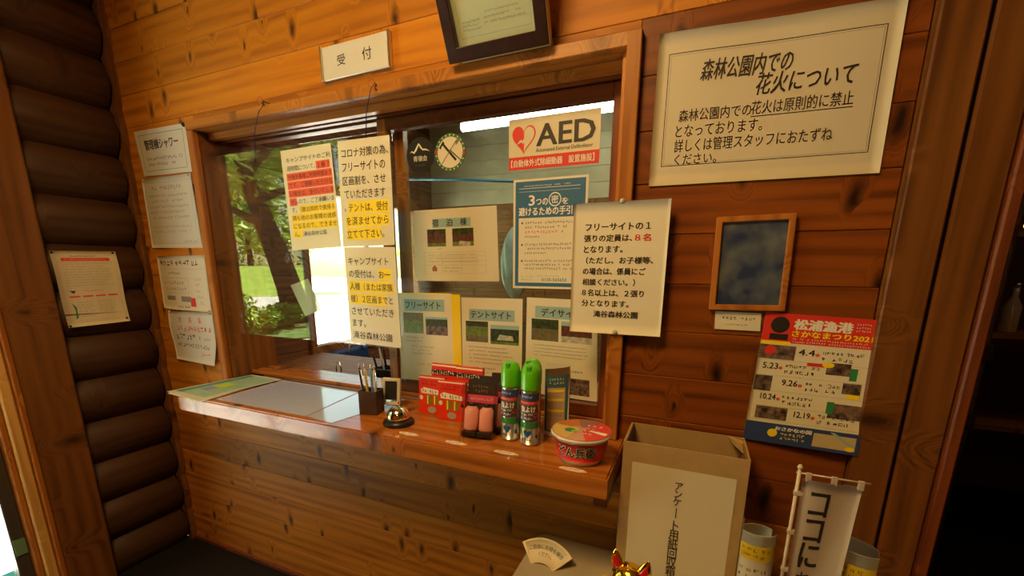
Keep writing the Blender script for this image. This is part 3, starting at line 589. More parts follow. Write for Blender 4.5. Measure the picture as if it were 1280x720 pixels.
ph(p, .17, .27, .40, .51, TREEP, HOUSEP, GRASSP, .3, .8); p.poly([(.22, .45), (.22, .36), (.29, .29), (.35, .36), (.35, .45)], HOUSEP, 4, 'printed_photo'); ph(p, .48, .27, .73, .51, TREEP, HOUSEP, GRASSP, .35, .75); p.poly([(.55, .5), (.57, .44), (.7, .46), (.69, .51)], PALEP, 4, 'printed_photo')
for v in (.59, .65, .71, .77, .89): p.rect(.12, v, .86, v + .003, FAINT)
for u in (.12, .34, .58, .858): p.rect(u, .59, u + .003, .89, FAINT)
p.rows(.18, .605, .82, .75, 3, GREY, seed=110, fill=.4, cw=.02); p.rows(.36, .79, .6, .88, 2, GREY, seed=111, fill=.5); p.poly([(.22, .86), (.22, .81), (.25, .77), (.28, .81), (.28, .86)], mat('brown_print', (.35, .12, .05), .5)); p.rows(.28, .535, .36, .555, 1, INK, seed=112); p.done()
p = Page('covid_poster', 'blue bordered guide poster with white lettering on the window glass', 'poster', G(-.473, -.269, 1.166, 1.450), PAPER)
p.rect(.03, .02, .97, .98, BLUEI); p.rect(.08, .345, .92, .945, PAPER, 2); p.rect(.08, .08, .9, .084, WHITEI, 2); p.rows(.15, .05, .82, .075, 1, WHITEI, seed=120, lev=2); p.rect(.08, .11, .9, .112, WHITEI, 2)
p.text("3", .22, .145, .30, .235, WHITEI, bold=.04); p.text("つの", .32, .175, .48, .235, WHITEI, bold=.03); p.circle(.575, .19, .085, .062, WHITEI, 2); p.circle(.575, .19, .072, .052, BLUEI, 3); p.text("密", .53, .155, .62, .225, WHITEI, bold=.02, lev=5); p.text("を", .67, .18, .75, .235, WHITEI, bold=.03); p.text("避けるための手引き!", .08, .25, .93, .325, WHITEI, bold=.035)
p.rows(.17, .37, .9, .45, 2, INK, seed=121); p.rows(.17, .455, .75, .49, 1, REDI, seed=122, fill=.85); p.rows(.17, .50, .4, .535, 1, INK, seed=123); p.rows(.17, .57, .9, .645, 2, INK, seed=124); p.rows(.17, .65, .5, .685, 1, INK, seed=125); p.rows(.17, .72, .88, .83, 3, INK, seed=126)
for v in (.39, .59, .74): p.circle(.13, v, .014, .010, BLUEI, 3)
p.rows(.12, .875, .3, .93, 2, GREY, seed=127); p.rows(.35, .87, .7, .89, 1, GREY, seed=128); p.text("0120-565653", .42, .90, .76, .93, BLUEI, bold=.02); p.done()
p = Page('paper_notice', 'free site sheet with yellow strip and two field photos on the glass', 'notice', [(-.878, GY + .0, 1.142), (-.645, GY, 1.146), (-.642, GY, .862), (-.878, GY, .858)], PAPER)
p.rect(.87, 0, 1, 1, YEL, 1); p.rect(0, 0, 1, .012, YEL, 1); p.rect(.12, .07, .76, .2, PALEB); p.text("フリーサイト", .14, .095, .70, .175, INK, bold=.02); ph(p, .1, .22, .42, .45, DIRTP, DIRTP, GRASSP, .2, .4); ph(p, .46, .26, .80, .46, PALEB, TREEP, FOODP, .12, .5)
p.rows(.13, .48, .45, .56, 2, GREY, seed=130); p.rows(.22, .58, .6, .70, 3, GREY, seed=131); p.rows(.3, .78, .8, .82, 1, ORED, seed=132); p.done()
p = Page('paper_notice', 'tent site sheet with two photos, middle of the three on the glass', 'notice', [(-.6405, GY, 1.134), (-.443, GY, 1.136), (-.443, GY, .858), (-.6405, GY, .858)], PAPER)
p.rect(.13, .12, .88, .24, PALEB); p.text("テントサイト", .16, .14, .82, .215, INK, bold=.02); ph(p, .07, .25, .45, .475, TREEP, GRASSP, DIRTP, .25, .7); ph(p, .49, .28, .95, .485, PALEB, TREEP, GRASSP, .2, .85); p.poly([(.6, .44), (.64, .38), (.85, .39), (.87, .44)], PALEP, 4, 'printed_photo')
p.rows(.12, .51, .88, .72, 5, INK, seed=140, fill=.42); p.rows(.14, .74, .6, .88, 3, INK, seed=141, fill=.42); p.rect(.4, .9, .95, .99, FOODP, 2); p.done()
p = Page('paper_notice', 'day site sheet with two photos, right of the three on the glass', 'notice', [(-.430, GY, 1.141), (-.232, GY, 1.138), (-.219, GY, .862), (-.432, GY, .866)], PAPER)
p.rect(.13, .08, .88, .20, PALEB); p.text("デイサイト", .22, .1, .78, .18, INK, bold=.02); ph(p, .08, .21, .47, .43, TREEP, TREEP, DIRTP, .3, .45); ph(p, .51, .22, .93, .43, PALEB, HOUSEP, PALEP, .2, .7)
p.rows(.12, .46, .92, .6, 4, INK, seed=150, fill=.4); p.rows(.5, .7, .85, .74, 1, INK, seed=151); p.rect(.45, .79, .9, .96, FOODP, 2, 'printed_photo'); p.done()

# ------------------------------------------------------------------ on the counter
ZC = .802
def flat(P, z): return [(x, y, z) for x, y in P]
mm = mat('sky_tinted_counter_paper', (.50, .58, .80), .12, coat=1)  # blue of the reflected sky put into the paper colour
p = Page('counter_sheet', 'large printed sheet under clear film lying flat in front of the screen', 'paper', flat([(-1.40, .055), (-1.03, .05), (-.99, -.205), (-1.385, -.205)], ZC + .0006), mm, th=.0005)
p.rows(.04, .1, .9, .9, 12, mat('blue_grey_ink', (.3, .35, .5), .4), seed=201, fill=.25, cw=.03); p.done()
p = Page('counter_sheet', 'second printed sheet under film between the large sheet and the bell', 'paper', flat([(-1.02, .045), (-.83, .045), (-.88, -.215), (-.985, -.205)], ZC + .0006), mm, th=.0005)
p.done()
p = Page('map_sheet', 'green and yellow printed map sheet overhanging the left end of the counter', 'map', flat([(-1.567, .052), (-1.399, .048), (-1.407, -.238), (-1.604, -.225)], ZC + .005), mat('map_paper', (.66, .66, .50), .35, coat=.3), th=.0008)
p.rect(.06, .05, .94, .93, mat('map_green', (.30, .48, .33), .45), 1); p.rect(.06, .05, .22, .93, mat('map_dark_green', (.06, .26, .17), .45), 2); p.rect(.3, .62, .55, .76, mat('map_lilac', (.25, .25, .45), .45), 2); p.rect(.3, .42, .6, .6, mat('map_lime', (.45, .62, .03), .45), 2); p.rows(.25, .1, .9, .4, 5, mat('orange_ink', (.55, .3, .1), .5), seed=210, fill=.3); p.rows(.6, .42, .9, .9, 5, GREENI, seed=211, fill=.25); p.done()
p = Page('paper_sheet', 'plain cream sheet lying just under the map sheet', 'paper', flat([(-1.575, .03), (-1.42, .03), (-1.39, -.247), (-1.585, -.232)], ZC + .003), PAPER, th=.0008); p.done()
# pen holder with pens
t = thing('pen_holder', 'dark brown leather pen cup on the counter beside the desk clock', 'pen holder', (-.842, -.098, ZC), rotz=.25)
BR = mat('brown_leather', (.06, .025, .018), .55, noise=.3, nscale=30)
bm = openbox(bmesh.new(), -.027, .027, -.024, .024, 0, .07, .003)
obj('cup', bm, BR, t)
for i, (px, lab, c) in enumerate(((-.015, 'black pen leaning left in the pen cup', (.02, .02, .02)), (-.004, 'yellow barrelled pen in the pen cup', (.5, .4, .08)), (.010, 'blue capped pen leaning toward the bell in the pen cup', (.1, .25, .5)), (.015, 'silver pen in the pen cup beside the clock', (.6, .6, .6)))):
    q = thing('pen', lab, 'pen', (-.842 + px, -.098 + .004 * i - .008, ZC + .005), rot=(.05 * (i - 1), -.16 + .08 * i, 0), group='pens in the cup')
    br = obj('barrel', lathe(bmesh.new(), [(.0035, 0), (.004, .01), (.004, .115), (.0032, .128)], 12), mat('pen_barrel_%s' % ('black', 'yellow', 'blue', 'silver')[i], c, .3, coat=.4), q); obj('tip', lathe(bmesh.new(), [(.003, .128), (.0012, .142)], 10), CHROME, q); obj('clip', bx(.0038, .0052, -.001, .001, .08, .122), CHROME, br)
t = thing('desk_clock', 'small silver framed desk clock with dark screen behind the pen cup', 'clock', (-.812, -.048, ZC + .012), rot=(math.radians(-10), 0, math.radians(14)))
obj('stand', tube(bmesh.new(), [(.0, .0, .012), (.012, .02, -.008)], .003, 8), ALU, t); w, h, b = .058, .082, .010; bm = ringframe(-w / 2, w / 2, 0, h, b, -.006, .006)
obj('frame', bm, mat('clock_frame_silver', (.62, .60, .52), .3), t); obj('screen', bx(-w / 2 + b, w / 2 - b, -.003, .003, b + .006, h - b), mat('clock_screen', (.03, .03, .035), .15), t)
# bell
t = thing('service_bell', 'chrome dome service bell on a black base at the counter front', 'bell', (-.712, -.142, ZC))
obj('base', lathe(bmesh.new(), [(.040, 0), (.042, .003), (.041, .009), (.036, .014), (.03, .015)], 40), BLACKM, t)
dm = obj('dome', lathe(bmesh.new(), [(.030, .0155), (.0315, .018), (.031, .026), (.027, .037), (.019, .045), (.009, .049), (.004, .050)], 40), mat('bell_chrome', (.85, .82, .74), .12, 1), t); obj('button', lathe(bmesh.new(), [(.0025, .050), (.0025, .058), (.0045, .060), (.0045, .063), (.002, .065)], 16), CHROME, dm)
# red packs
RP = mat('red_pack', (.78, .035, .012), .35, coat=.3); OLIVE = mat('olive_window', (.22, .2, .04), .3)
def red_pack(label, x, y, rz, h=.112, w=.084, lean=-4, grp='red hanging packs on the counter'):
    t = thing('red_pack', label, 'pack', (x, y, ZC), rot=(math.radians(lean), 0, rz), group=grp)
    obj('carton', bx(-w / 2, w / 2, 0, .014, .001, h, bev=.0008), RP, t)
    p = Page(None, None, None, vert(-w / 2, w / 2, .001, h, -.0002), RP, root=t, sheet='front_card', th=.0002)
    p.rect(.0, .02, 1, .05, WHITEI); p.rows(.1, .09, .9, .25, 2, INK, seed=int(abs(x) * 999), fill=.7); p.poly([(.08, .36), (.2, .30), (.9, .36), (.92, .47), (.1, .46)], WHITEI, 2); p.rows(.12, .34, .9, .45, 1, INK, seed=3, fill=.9, cw=.1, lev=4)
    p.rect(.3, .5, .52, .74, OLIVE, 2); p.rect(.56, .5, .78, .74, OLIVE, 2); p.rect(.33, .5, .38, .74, YEL, 3); p.rect(.6, .5, .65, .74, YEL, 3); p.circle(.1, .58, .07, .06, PAPER, 2); p.circle(.52, .88, .17, .09, mat('grey_badge', (.4, .38, .33), .4), 2); p.circle(.9, .6, .06, .05, INK, 2)
    if h > .13: p.rect(0, .13, 1, .22, INK, 3); p.rows(.03, .125, .97, .225, 1, WHITEI, seed=8, fill=.95, cw=.09, lev=5)
    p.done(); return t
red_pack('tall red pack, left of the two at the back of the counter row', -.648, -.016, 0, .146); red_pack('tall red pack, right of the two behind the pink packs', -.562, -.022, 0, .146)
red_pack('short red pack at the front left, nearest the bell', -.674, -.040, .05); red_pack('short red pack at the front right, beside the pink packs', -.594, -.062, .05)
# extra header print on the tall ones comes with their own card; pink packs, one behind another
CLEARF = glass('clear_film', (.98, .97, .97), 1.3)
PK = mat('pink_bottle', (.90, .40, .36), .3, coat=.3)
def pink_pack(label, x, y, rz, lean=-12):
    t = thing('pink_pack', label, 'pack', (x, y, ZC), rot=(math.radians(lean), 0, rz), group='pink twin packs in a row')
    obj('back_card', bx(-.041, .041, .008, .010, .001, .142, bev=.0005), mat('charcoal_card', (.035, .03, .03), .4), t)
    p = Page(None, None, None, vert(-.041, .041, .001, .142, .0079), mat('charcoal_card'), root=t, sheet='front_card', th=.0002); p.rect(0, .28, 1, .42, PINKI); p.rows(.1, .32, .9, .39, 1, WHITEI, seed=5); p.rows(.15, .08, .85, .25, 2, GREY, seed=6); p.done()
    for sx in (-.02, .02):
        b_ = obj('product_tube', lathe(bmesh.new(), [(.017, .014), (.0185, .02), (.0185, .066), (.011, .075)], 20, sx, -.0095), PK, t); obj('cap', lathe(bmesh.new(), [(.009, .0755), (.010, .078), (.009, .084)], 16, sx, -.0095), BLACKM, b_)
        obj('base_strip', bx(sx - .019, sx + .019, -.028, .0075, .0, .013, bev=.002), BLACKM, t)
    bm = openbox(bmesh.new(), -.043, .043, -.0295, .0078, -.0, .13, .0003); obj('clear_wrap', bm, CLEARF, t)
    return t
for i, lab in enumerate(('pink twin pack in a clear wrap, frontmost of its row', 'pink twin pack standing second in its row', 'pink twin pack standing third in its row', 'pink twin pack at the very back of its row')):
    pink_pack(lab, -.472 + .012 * i, -.128 + .0445 * i, .12)
# spray cans
def can_tex(t):
    r = .0225; prof = [(.0205, 0), (r, .004), (r, .135), (.0215, .142)]
    obj('body', lathe(bmesh.new(), prof, 40), mat('can_silver', (.55, .53, .48), .25, .8), t)
    cap = lathe(bmesh.new(), [(.0232, .137), (.0236, .141), (.0236, .172), (.0225, .182), (.018, .193), (.010, .1985), (.003, .2)], 40); cp = obj('cap', cap, mat('green_cap', (.12, .60, .01), .3, coat=.4), t)
    obj('button', bx(-.006, .006, -.0215, -.006, .178, .1965, bev=.002), mat('green_button', (.05, .35, .01), .4), cp)
    def cm(u, v, w):
        a = -math.pi / 2 + (u - .5) * 2.6; R_ = r + .0004 + w; return Vector((R_ * math.cos(a), R_ * math.sin(a), .132 - v * .126))
    p = Page(None, None, None, vert(-r, r, 0, .126, -r), mat('can_silver'), root=t, mapf=cm, grid=(16, 2), sheet='wrap_label', th=.0001)
    p.rect(0, 0, 1, .14, NAVY, 1, div=16); p.rows(.2, .03, .8, .1, 1, WHITEI, seed=9, lev=2); p.rect(.1, .15, .9, .21, REDI, 1, div=16); p.rows(.15, .155, .85, .2, 1, WHITEI, seed=10, lev=3)
    p.text("虫よけ", .2, .24, .8, .36, WHITEI, bold=.05, lev=5); p.rows(.15, .37, .85, .52, 2, WHITEI, seed=12, fill=.9, lev=4); p.rect(.08, .23, .92, .54, mat('can_dark_print', (.09, .08, .12), .35, .3), 1, div=16); p.circle(.82, .42, .09, .05, REDI, 2); p.rect(0, .56, 1, .68, GREENI, 1, div=16)
    h_ = heart(.5, .78, .16, .075); p.add('printed_shape', mat('blue_heart', (.01, .10, .45), .3), h_, [tuple(range(40))], 3); p.rows(.25, .87, .75, .96, 1, NAVY, seed=13, fill=.9); p.circle(.1, .8, .06, .05, GREENI, 3); p.circle(.88, .84, .06, .04, BLUEI, 3); p.done()
t = thing('spray_can', 'green capped insect spray can, left of the three', 'spray can', (-.392, -.112, ZC), group='green capped spray cans'); can_tex(t)
c2 = copy_tree(t); c2.location = (-.336, -.122, ZC); c2['label'] = 'green capped insect spray can, front right of the three'; c2.rotation_euler.z = .08
c3 = copy_tree(t); c3.location = (-.352, -.068, ZC); c3['label'] = 'green capped insect spray can hidden behind the other two'; c3.rotation_euler.z = -.3
# folded leaflet standing
t = thing('leaflet_stand', 'upright blue and cream folded leaflet card behind the noodle cup', 'leaflet', (-.293, -.052, ZC), rotz=.05)
def lf(u, v, w):
    a = (u - .5) * 1.5; return Vector((.046 * math.sin(a) * 1.0, -.03 * math.cos(a) - w + .025, .178 * (1 - v) + .001 + .012 * (1 - v) * (u - .5)))
p = Page(None, None, None, vert(-.033, .033, 0, .19, 0), PAPERW, root=t, mapf=lf, grid=(12, 2), sheet='front_sheet', th=.0008)
p.rect(.04, .1, .96, .94, mat('teal_print', (.05, .13, .18), .45), 1, div=12); p.rows(.12, .13, .9, .24, 2, WHITEI, seed=15, lev=3); p.rect(.14, .28, .84, .92, mat('tan_print', (.50, .40, .25), .5), 2, div=12)
for v in (.31, .44, .60): p.rect(.16, v, .8, v + .03, YEL, 3, div=8)
p.rows(.18, .35, .8, .42, 2, INK, seed=16, lev=4); p.rows(.18, .48, .8, .58, 2, GREY, seed=17, lev=4); p.rows(.18, .65, .8, .78, 2, GREY, seed=18, lev=4); p.done()
obj('back_sheet', bx(-.031, .031, .012, .0128, .001, .188), PAPERW, t)
# noodle cup
t = thing('noodle_cup', 'red and white instant noodle cup with printed lid at the right counter end', 'noodle cup', (-.203, -.152, ZC))
obj('cup', lathe(bmesh.new(), [(.046, 0), (.0465, .004), (.052, .010), (.0605, .056), (.066, .060), (.0675, .063), (.066, .066), (.060, .067)], 56), mat('cup_white', (.72, .70, .62), .35, coat=.2), t)
def cm(u, v, w):
    a = -math.pi / 2 - .0 + (u - .5) * 5.4; z = .054 - v * .042; R_ = .052 + (z - .010) * (.0085 / .046) + .0005 + w; return Vector((R_ * math.cos(a), R_ * math.sin(a), z))
p = Page(None, None, None, vert(-.06, .06, 0, .04, 0), mat('cup_red', (.70, .02, .015), .35, coat=.3), root=t, mapf=cm, grid=(40, 2), sheet='wrap_label', th=.0002)
# bold black brush strokes with pale outline
for dx, dy in ((-.004, -.02), (.004, -.02), (-.004, .02), (.004, .02), (0, -.03), (0, .03)): p.text("どん兵衛", .375 + dx, .16 + dy, .645 + dx, .74 + dy, WHITEI, bold=.03, lev=1)
p.text("どん兵衛", .375, .16, .645, .74, INK, bold=.03, lev=4)
p.circle(.4, .72, .03, .14, PINKI, 2); p.done()
bm = bmesh.new(); lathe(bm, [(.0655, .0672), (.0655, .0682)], 56)
obj('lid', bm, mat('lid_print_pink', (.62, .28, .22), .3, coat=.5), t)
q = Page.__new__(Page); q.P = [Vector((-.066, .066, .0683)), Vector((.066, .066, .0683)), Vector((.066, -.066, .0683)), Vector((-.066, -.066, .0683))]; q.n = Vector((0, 0, 1)); q.base = Vector((0, 0, 0)); q.bend = None; q.mapf = None; q.lay = {}; q.th = 0; q.root = t
def wedge(a0, a1, r0, r1, m, lev, name='printed_shape'):
    k = 10; pts = [(.5 + r1 / 2 * math.cos(a0 + (a1 - a0) * i / k), .5 - r1 / 2 * math.sin(a0 + (a1 - a0) * i / k)) for i in range(k + 1)] + [(.5 + r0 / 2 * math.cos(a1 - (a1 - a0) * i / k), .5 - r0 / 2 * math.sin(a1 - (a1 - a0) * i / k)) for i in range(k + 1)]
    q.poly(pts, m, lev, name)
wedge(-1.2, 1.0, .15, .98, REDI, 1); wedge(2.6, 4.4, .1, .95, mat('noodle_print', (.62, .45, .13), .4), 1); wedge(1.9, 2.9, .35, .95, mat('fried_tofu_print', (.55, .16, .03), .4), 2); q.circle(.33, .60, .09, .09, GREENI, 3); q.circle(.42, .63, .06, .06, mat('lime_print', (.25, .5, .03), .4), 4); wedge(1.0, 1.9, .2, .95, mat('mauve_print', (.3, .12, .12), .4), 2)
q.text("うどん", .52, .2, .92, .45, WHITEI, bold=.04, lev=5) if False else q.rows(.55, .25, .92, .75, 4, WHITEI, seed=19, fill=.8, lev=5); wedge(-.35, -.1, .3, .9, WHITEI, 3); q.done()
# worn price stickers on the counter
WS = mat('worn_sticker', (.72, .60, .48), .4, noise=.2, nscale=90)
for i, (x, y, lab) in enumerate(((-.643, -.192, 'worn oval sticker on the counter in front of the bell'), (-.502, -.193, 'worn oval sticker on the counter in front of the pink packs'), (-.368, -.196, 'worn oval sticker on the counter in front of the spray cans'), (-.203, -.2155, 'worn oval sticker on the counter in front of the noodle cup'))):
    t = thing('oval_sticker', lab, 'sticker', (x, y, ZC), group='worn stickers along the counter edge')
    bm = bmesh.new(); R_ = random.Random(i); lathe(bm, [(1, 0), (1, .0004)], 24)
    for v in bm.verts: a = math.atan2(v.co.y, v.co.x); v.co.x *= .030 * (1 + .06 * math.sin(a * 5 + i)); v.co.y *= .0085 * (1 + .1 * math.sin(a * 7 + i))
    obj('backing', bm, WS, t)
    p = Page(None, None, None, [(-.022, .005, .0004), (.022, .005, .0004), (.022, -.005, .0004), (-.022, -.005, .0004)], WS, root=t, sheet='print_area', th=.0001); p.rows(.1, .2, .9, .8, 1, mat('pink_grey_ink', (.42, .2, .18), .5), seed=30 + i, fill=.8, cw=.09); p.done()

# ------------------------------------------------------------------ low table and what stands on it
ZT = .52
TG = mat('beige_tabletop', (.42, .37, .27), .35, noise=.05, nscale=10)
t = thing('side_table', 'beige topped low table with rounded corners under the cardboard box', 'table', (.1, -.27, 0))
bm = bx(-.43, .5, -.24, .215, ZT - .025, ZT)
bmesh.ops.bevel(bm, geom=[e for e in bm.edges if abs(e.verts[0].co.z - e.verts[1].co.z) > .01], offset=.03, segments=6, affect='EDGES', profile=.5)
bmesh.ops.bevel(bm, geom=[e for e in bm.edges if abs(e.verts[0].co.z - e.verts[1].co.z) < 1e-4 and e.calc_face_angle(0) > 1], offset=.003, segments=2, affect='EDGES')
obj('tabletop', bm, TG, t)
for x in (-.38, .45):
    for y in (-.2, .17): obj('leg', tube(bmesh.new(), [(x, y, 0), (x, y, ZT - .026)], .014, 12), BLACKM, t)
# cardboard box
t = thing('cardboard_box', 'open brown cardboard survey collection box with white paper front label', 'box', (.010, -.100, ZT), rotz=.0)
CB = mat('cardboard', (.42, .28, .12), .75, noise=.08, nscale=25); CBI = mat('cardboard_inside', (.22, .13, .055), .8)
w, d, h, k = .119, .062, .343, .0035
bm = openbox(bmesh.new(), -w, w, -d, d, 0, h, k)
obj('carton', bm, CB, t)
obj('inner_flap', bx(-w + k + .0005, -w + k + .003, -d + .006, d - .006, h - .09, h + .001), CBI, t); obj('inner_flap', bx(w - k - .003, w - k - .0005, -d + .006, d - .006, h - .09, h - .003), CBI, t)
vs = [(w - .03, d - .004, h + .001), (w + .001, d - .02, h - .001), (w + .002, -.01, h - .012), (w - .022, .01, h + .002)]
bm = bmesh.new(); f1 = [bm.verts.new(v) for v in vs]; f2 = [bm.verts.new((x - .001, y, z - .003)) for x, y, z in vs]; bm.faces.new(f1); bm.faces.new(f2[::-1]); [bm.faces.new((f1[i], f2[i], f2[(i + 1) % 4], f1[(i + 1) % 4])) for i in range(4)]; bmesh.ops.recalc_face_normals(bm, faces=bm.faces); obj('crumpled_corner', bm, CB, t)
obj('side_tape', bx(-w - .002, -w - .0003, -.055, .02, .04, .2, .0003), mat('grey_tape', (.3, .25, .16), .5), t); obj('side_tape', bx(w + .0003, w + .004, -.06, .03, .02, .22, .0005), mat('grey_tape'), t)
p = Page(None, None, None, vert(-.098, .100, .01, .300, -d - .0004), PAPERD, root=t, sheet='label_sheet', th=.0004)
p.text("アンケ", .44, .10, .52, .28, INK, vertical=True, bold=.01); p.rect(.475, .30, .485, .38, INK); p.text("ト用紙回収箱", .43, .40, .53, .86, INK, vertical=True, bold=.01); p.done()
# fan shaped card
t = thing('fan_sign', 'fan-shaped cream card with black lettering leaning on the low table', 'sign', (-.275, -.175, ZT + .006), rot=(math.radians(-40), 0, math.radians(-5)))
def fan(bm, y0, y1, r0=.042, r1=.098, a0=math.radians(48), a1=math.radians(132), n=16, cz=-.045):
    F = []; B = []
    for y, L in ((y0, F), (y1, B)):
        for i in range(n + 1): a = a1 + (a0 - a1) * i / n; L.append(bm.verts.new((r1 * math.cos(a), y, cz + r1 * math.sin(a))))
        for i in range(n + 1): a = a0 + (a1 - a0) * i / n; L.append(bm.verts.new((r0 * math.cos(a), y, cz + r0 * math.sin(a))))
    bm.faces.new(F); bm.faces.new(B[::-1]); m_ = len(F)
    for i in range(m_): bm.faces.new((F[i], F[(i + 1) % m_], B[(i + 1) % m_], B[i]))
    bmesh.ops.recalc_face_normals(bm, faces=bm.faces); return bm
obj('card', fan(bmesh.new(), -.004, .0), mat('fan_cream', (.72, .62, .42), .5), t)
obj('wooden_backing', fan(bmesh.new(), .0002, .006, .041, .099), mat('fan_wood', (.5, .32, .12), .5), t)
def fm(u, v, w):
    a = math.radians(128 - 76 * u); r = .094 - .05 * v; return Vector((r * math.cos(a), -.004 - w, -.045 + r * math.sin(a)))
p = Page(None, None, None, vert(-.05, .05, 0, .05, 0), mat('fan_cream'), root=t, mapf=fm, grid=(16, 2), sheet='face', th=.0002); p.text("ご自由にお持ち帰り", .06, .2, .94, .42, INK, bold=.01); p.text("ください。", .3, .54, .72, .74, INK, bold=.01); p.done()
# little green thing on the table edge
t = thing('green_eraser', 'tiny teal object at the table edge below the fan sign', 'trinket', (-.262, -.262, ZT)); obj('body', lathe(bmesh.new(), [(.004, 0), (.006, .003), (.006, .010), (.003, .013)], 16), mat('teal_plastic', (.02, .35, .25), .3), t)
# gold beckoning-cat style ornament seen only by its ears and head
t = thing('gold_ornament', 'shiny gold ornament with two red pointed ears in front of the box', 'ornament', (-.064, -.285, ZT), rotz=-.2)
GOLD = mat('gold', (.95, .62, .06), .12, 1); REDG = mat('glossy_red', (.55, .01, .01), .15, coat=.6)
bm = bmesh.new(); lathe(bm, [(.028, 0), (.040, .008), (.044, .03), (.038, .06), (.030, .078), (.026, .084)], 40); obj('body', bm, GOLD, t)
bm = bmesh.new(); bmesh.ops.create_uvsphere(bm, u_segments=32, v_segments=20, radius=1)
for v in bm.verts: v.co = Vector((v.co.x * .037, v.co.y * .031, .112 + v.co.z * .031))
obj('head', bm, GOLD, t, smooth=True)
for sx in (-1, 1):
    def ear(r, h, y, sx=sx):
        bm = bmesh.new(); n = 20; base = []; 
        prof = [(1, 0), (.82, .35), (.5, .7), (.2, .93)]
        rings = []
        for rr, hh in prof: rings.append([bm.verts.new((sx * (.024 + hh * .008) + r * rr * math.cos(2 * math.pi * i / n), y + r * .45 * rr * math.sin(2 * math.pi * i / n), .130 + h * hh)) for i in range(n)])
        top = bm.verts.new((sx * .033, y, .130 + h))
        for a, b in zip(rings, rings[1:]):
            for i in range(n): bm.faces.new((a[i], a[(i + 1) % n], b[(i + 1) % n], b[i])).smooth = True
        for i in range(n): bm.faces.new((rings[-1][i], rings[-1][(i + 1) % n], top)).smooth = True
        bm.faces.new(rings[0][::-1]); return bm
    er = obj('ear', ear(.016, .036, 0), GOLD, t); obj('inner_ear', ear(.0095, .026, -.006), REDG, er)
for sx in (-.014, .014): bm = bmesh.new(); bmesh.ops.create_icosphere(bm, subdivisions=2, radius=.0042, matrix=Matrix.Translation((sx, -.0285, .116))); obj('eye', bm, BLACKM, t, smooth=True)
bm = bmesh.new(); bmesh.ops.create_icosphere(bm, subdivisions=2, radius=.004, matrix=Matrix.Translation((0, -.031, .106))); obj('nose', bm, REDG, t, smooth=True)
obj('collar', lathe(bmesh.new(), [(.0275, .082), (.031, .085), (.0275, .089)], 32), REDG, t)
obj('paw', tube(bmesh.new(), [(-.036, -.01, .06), (-.044, -.02, .085), (-.042, -.026, .11)], [.012, .011, .010], 14), GOLD, t)
# rolled leaflets
def roll(name, label, loc, rz, w=.05, h=.21, curl=2.4, slope=.0):
    t = thing(name, label, 'leaflet', loc, rotz=rz, group='curled leaflets on the low table')
    for k, (nm, m_) in enumerate((('front_sheet', PAPERW), ('back_sheet', PAPER))):
        s_ = 1 if k == 0 else .86
        def f(u, v, w_, k=k, s_=s_):
            a = (-math.pi / 2 if k == 0 else math.pi / 2) + (u - .5) * curl; R2 = w * .58 * s_
            return Vector((R2 * math.cos(a) * 1.05, R2 * math.sin(a) * (.75) - (w_ if k == 0 else -w_), h * (1 - v) + slope * (u - .5) * (1 - v)))
        p = Page(None, None, None, vert(-w / 2, w / 2, 0, h, 0), m_, root=t, mapf=f, grid=(16, 3), sheet=nm, th=.0008)
        if k == 0:
            p.rect(0, .10, 1, .24, mat('leaflet_yellow', (.66, .50, .02), .45), 1, div=14); p.rows(.05, .12, .95, .22, 2, mat('brown_ink', (.25, .17, .02), .5), seed=44, lev=4, fill=.7); p.rows(.05, .3, .95, .9, 9, mat('slate_ink', (.15, .17, .2), .5), seed=45, lev=3)
        p.done()
    return t
roll('curled_leaflet', 'curled white and yellow leaflet standing beside the cardboard box', (.152, -.195, ZT + .001), .1, h=.222)
roll('curled_leaflet', 'curled white and yellow leaflet standing right of the small banner', (.300, -.190, ZT + .001), -.55, w=.064, h=.228)
# small banner flag
t = thing('banner_flag', 'small white standing banner with black lettering between the curled leaflets', 'banner', (.193, -.225, ZT))
WP = mat('white_rod', (.62, .56, .46), .4)
obj('pole', tube(bmesh.new(), [(0, 0, .014), (.0, 0, .368)], .0028, 10), WP, t); obj('finial', lathe(bmesh.new(), [(.003, .368), (.005, .371), (.002, .376)], 12), WP, t); obj('crossbar', tube(bmesh.new(), [(-.004, 0, .361), (.098, 0, .361)], .0016, 8), WP, t); obj('base', lathe(bmesh.new(), [(.022, 0), (.022, .008), (.006, .014)], 24, .0, .0), WP, t)
FL = mat('banner_cloth', (.50, .44, .38), .7)
def fmap(u, v, w): return Vector((.006 + .084 * u - .014 * u * v, -.004 * math.sin(u * 5 + v * 3) - w - .001, .352 - .33 * v))
p = Page(None, None, None, vert(0, .08, 0, .35, 0), FL, root=t, mapf=fmap, grid=(10, 16), sheet='cloth', th=.0005)
p.text("ココに", .16, .06, .52, .50, INK, bold=.03, vertical=True); p.rows(.2, .44, .5, .7, 4, INK, seed=55, cw=.09, fill=.8) if False else None; p.text("あり", .16, .53, .46, .8, INK, vertical=True); p.done()
for i in range(3):
    obj('loop', bx(.010 + .036 * i, .018 + .036 * i, -.003, .002, .348, .3635, bev=.0004), FL, t)
for i in range(4): obj('loop', bx(-.0035, .010, -.0035, .0035, .32 - .075 * i, .327 - .075 * i, bev=.0004), FL, t)
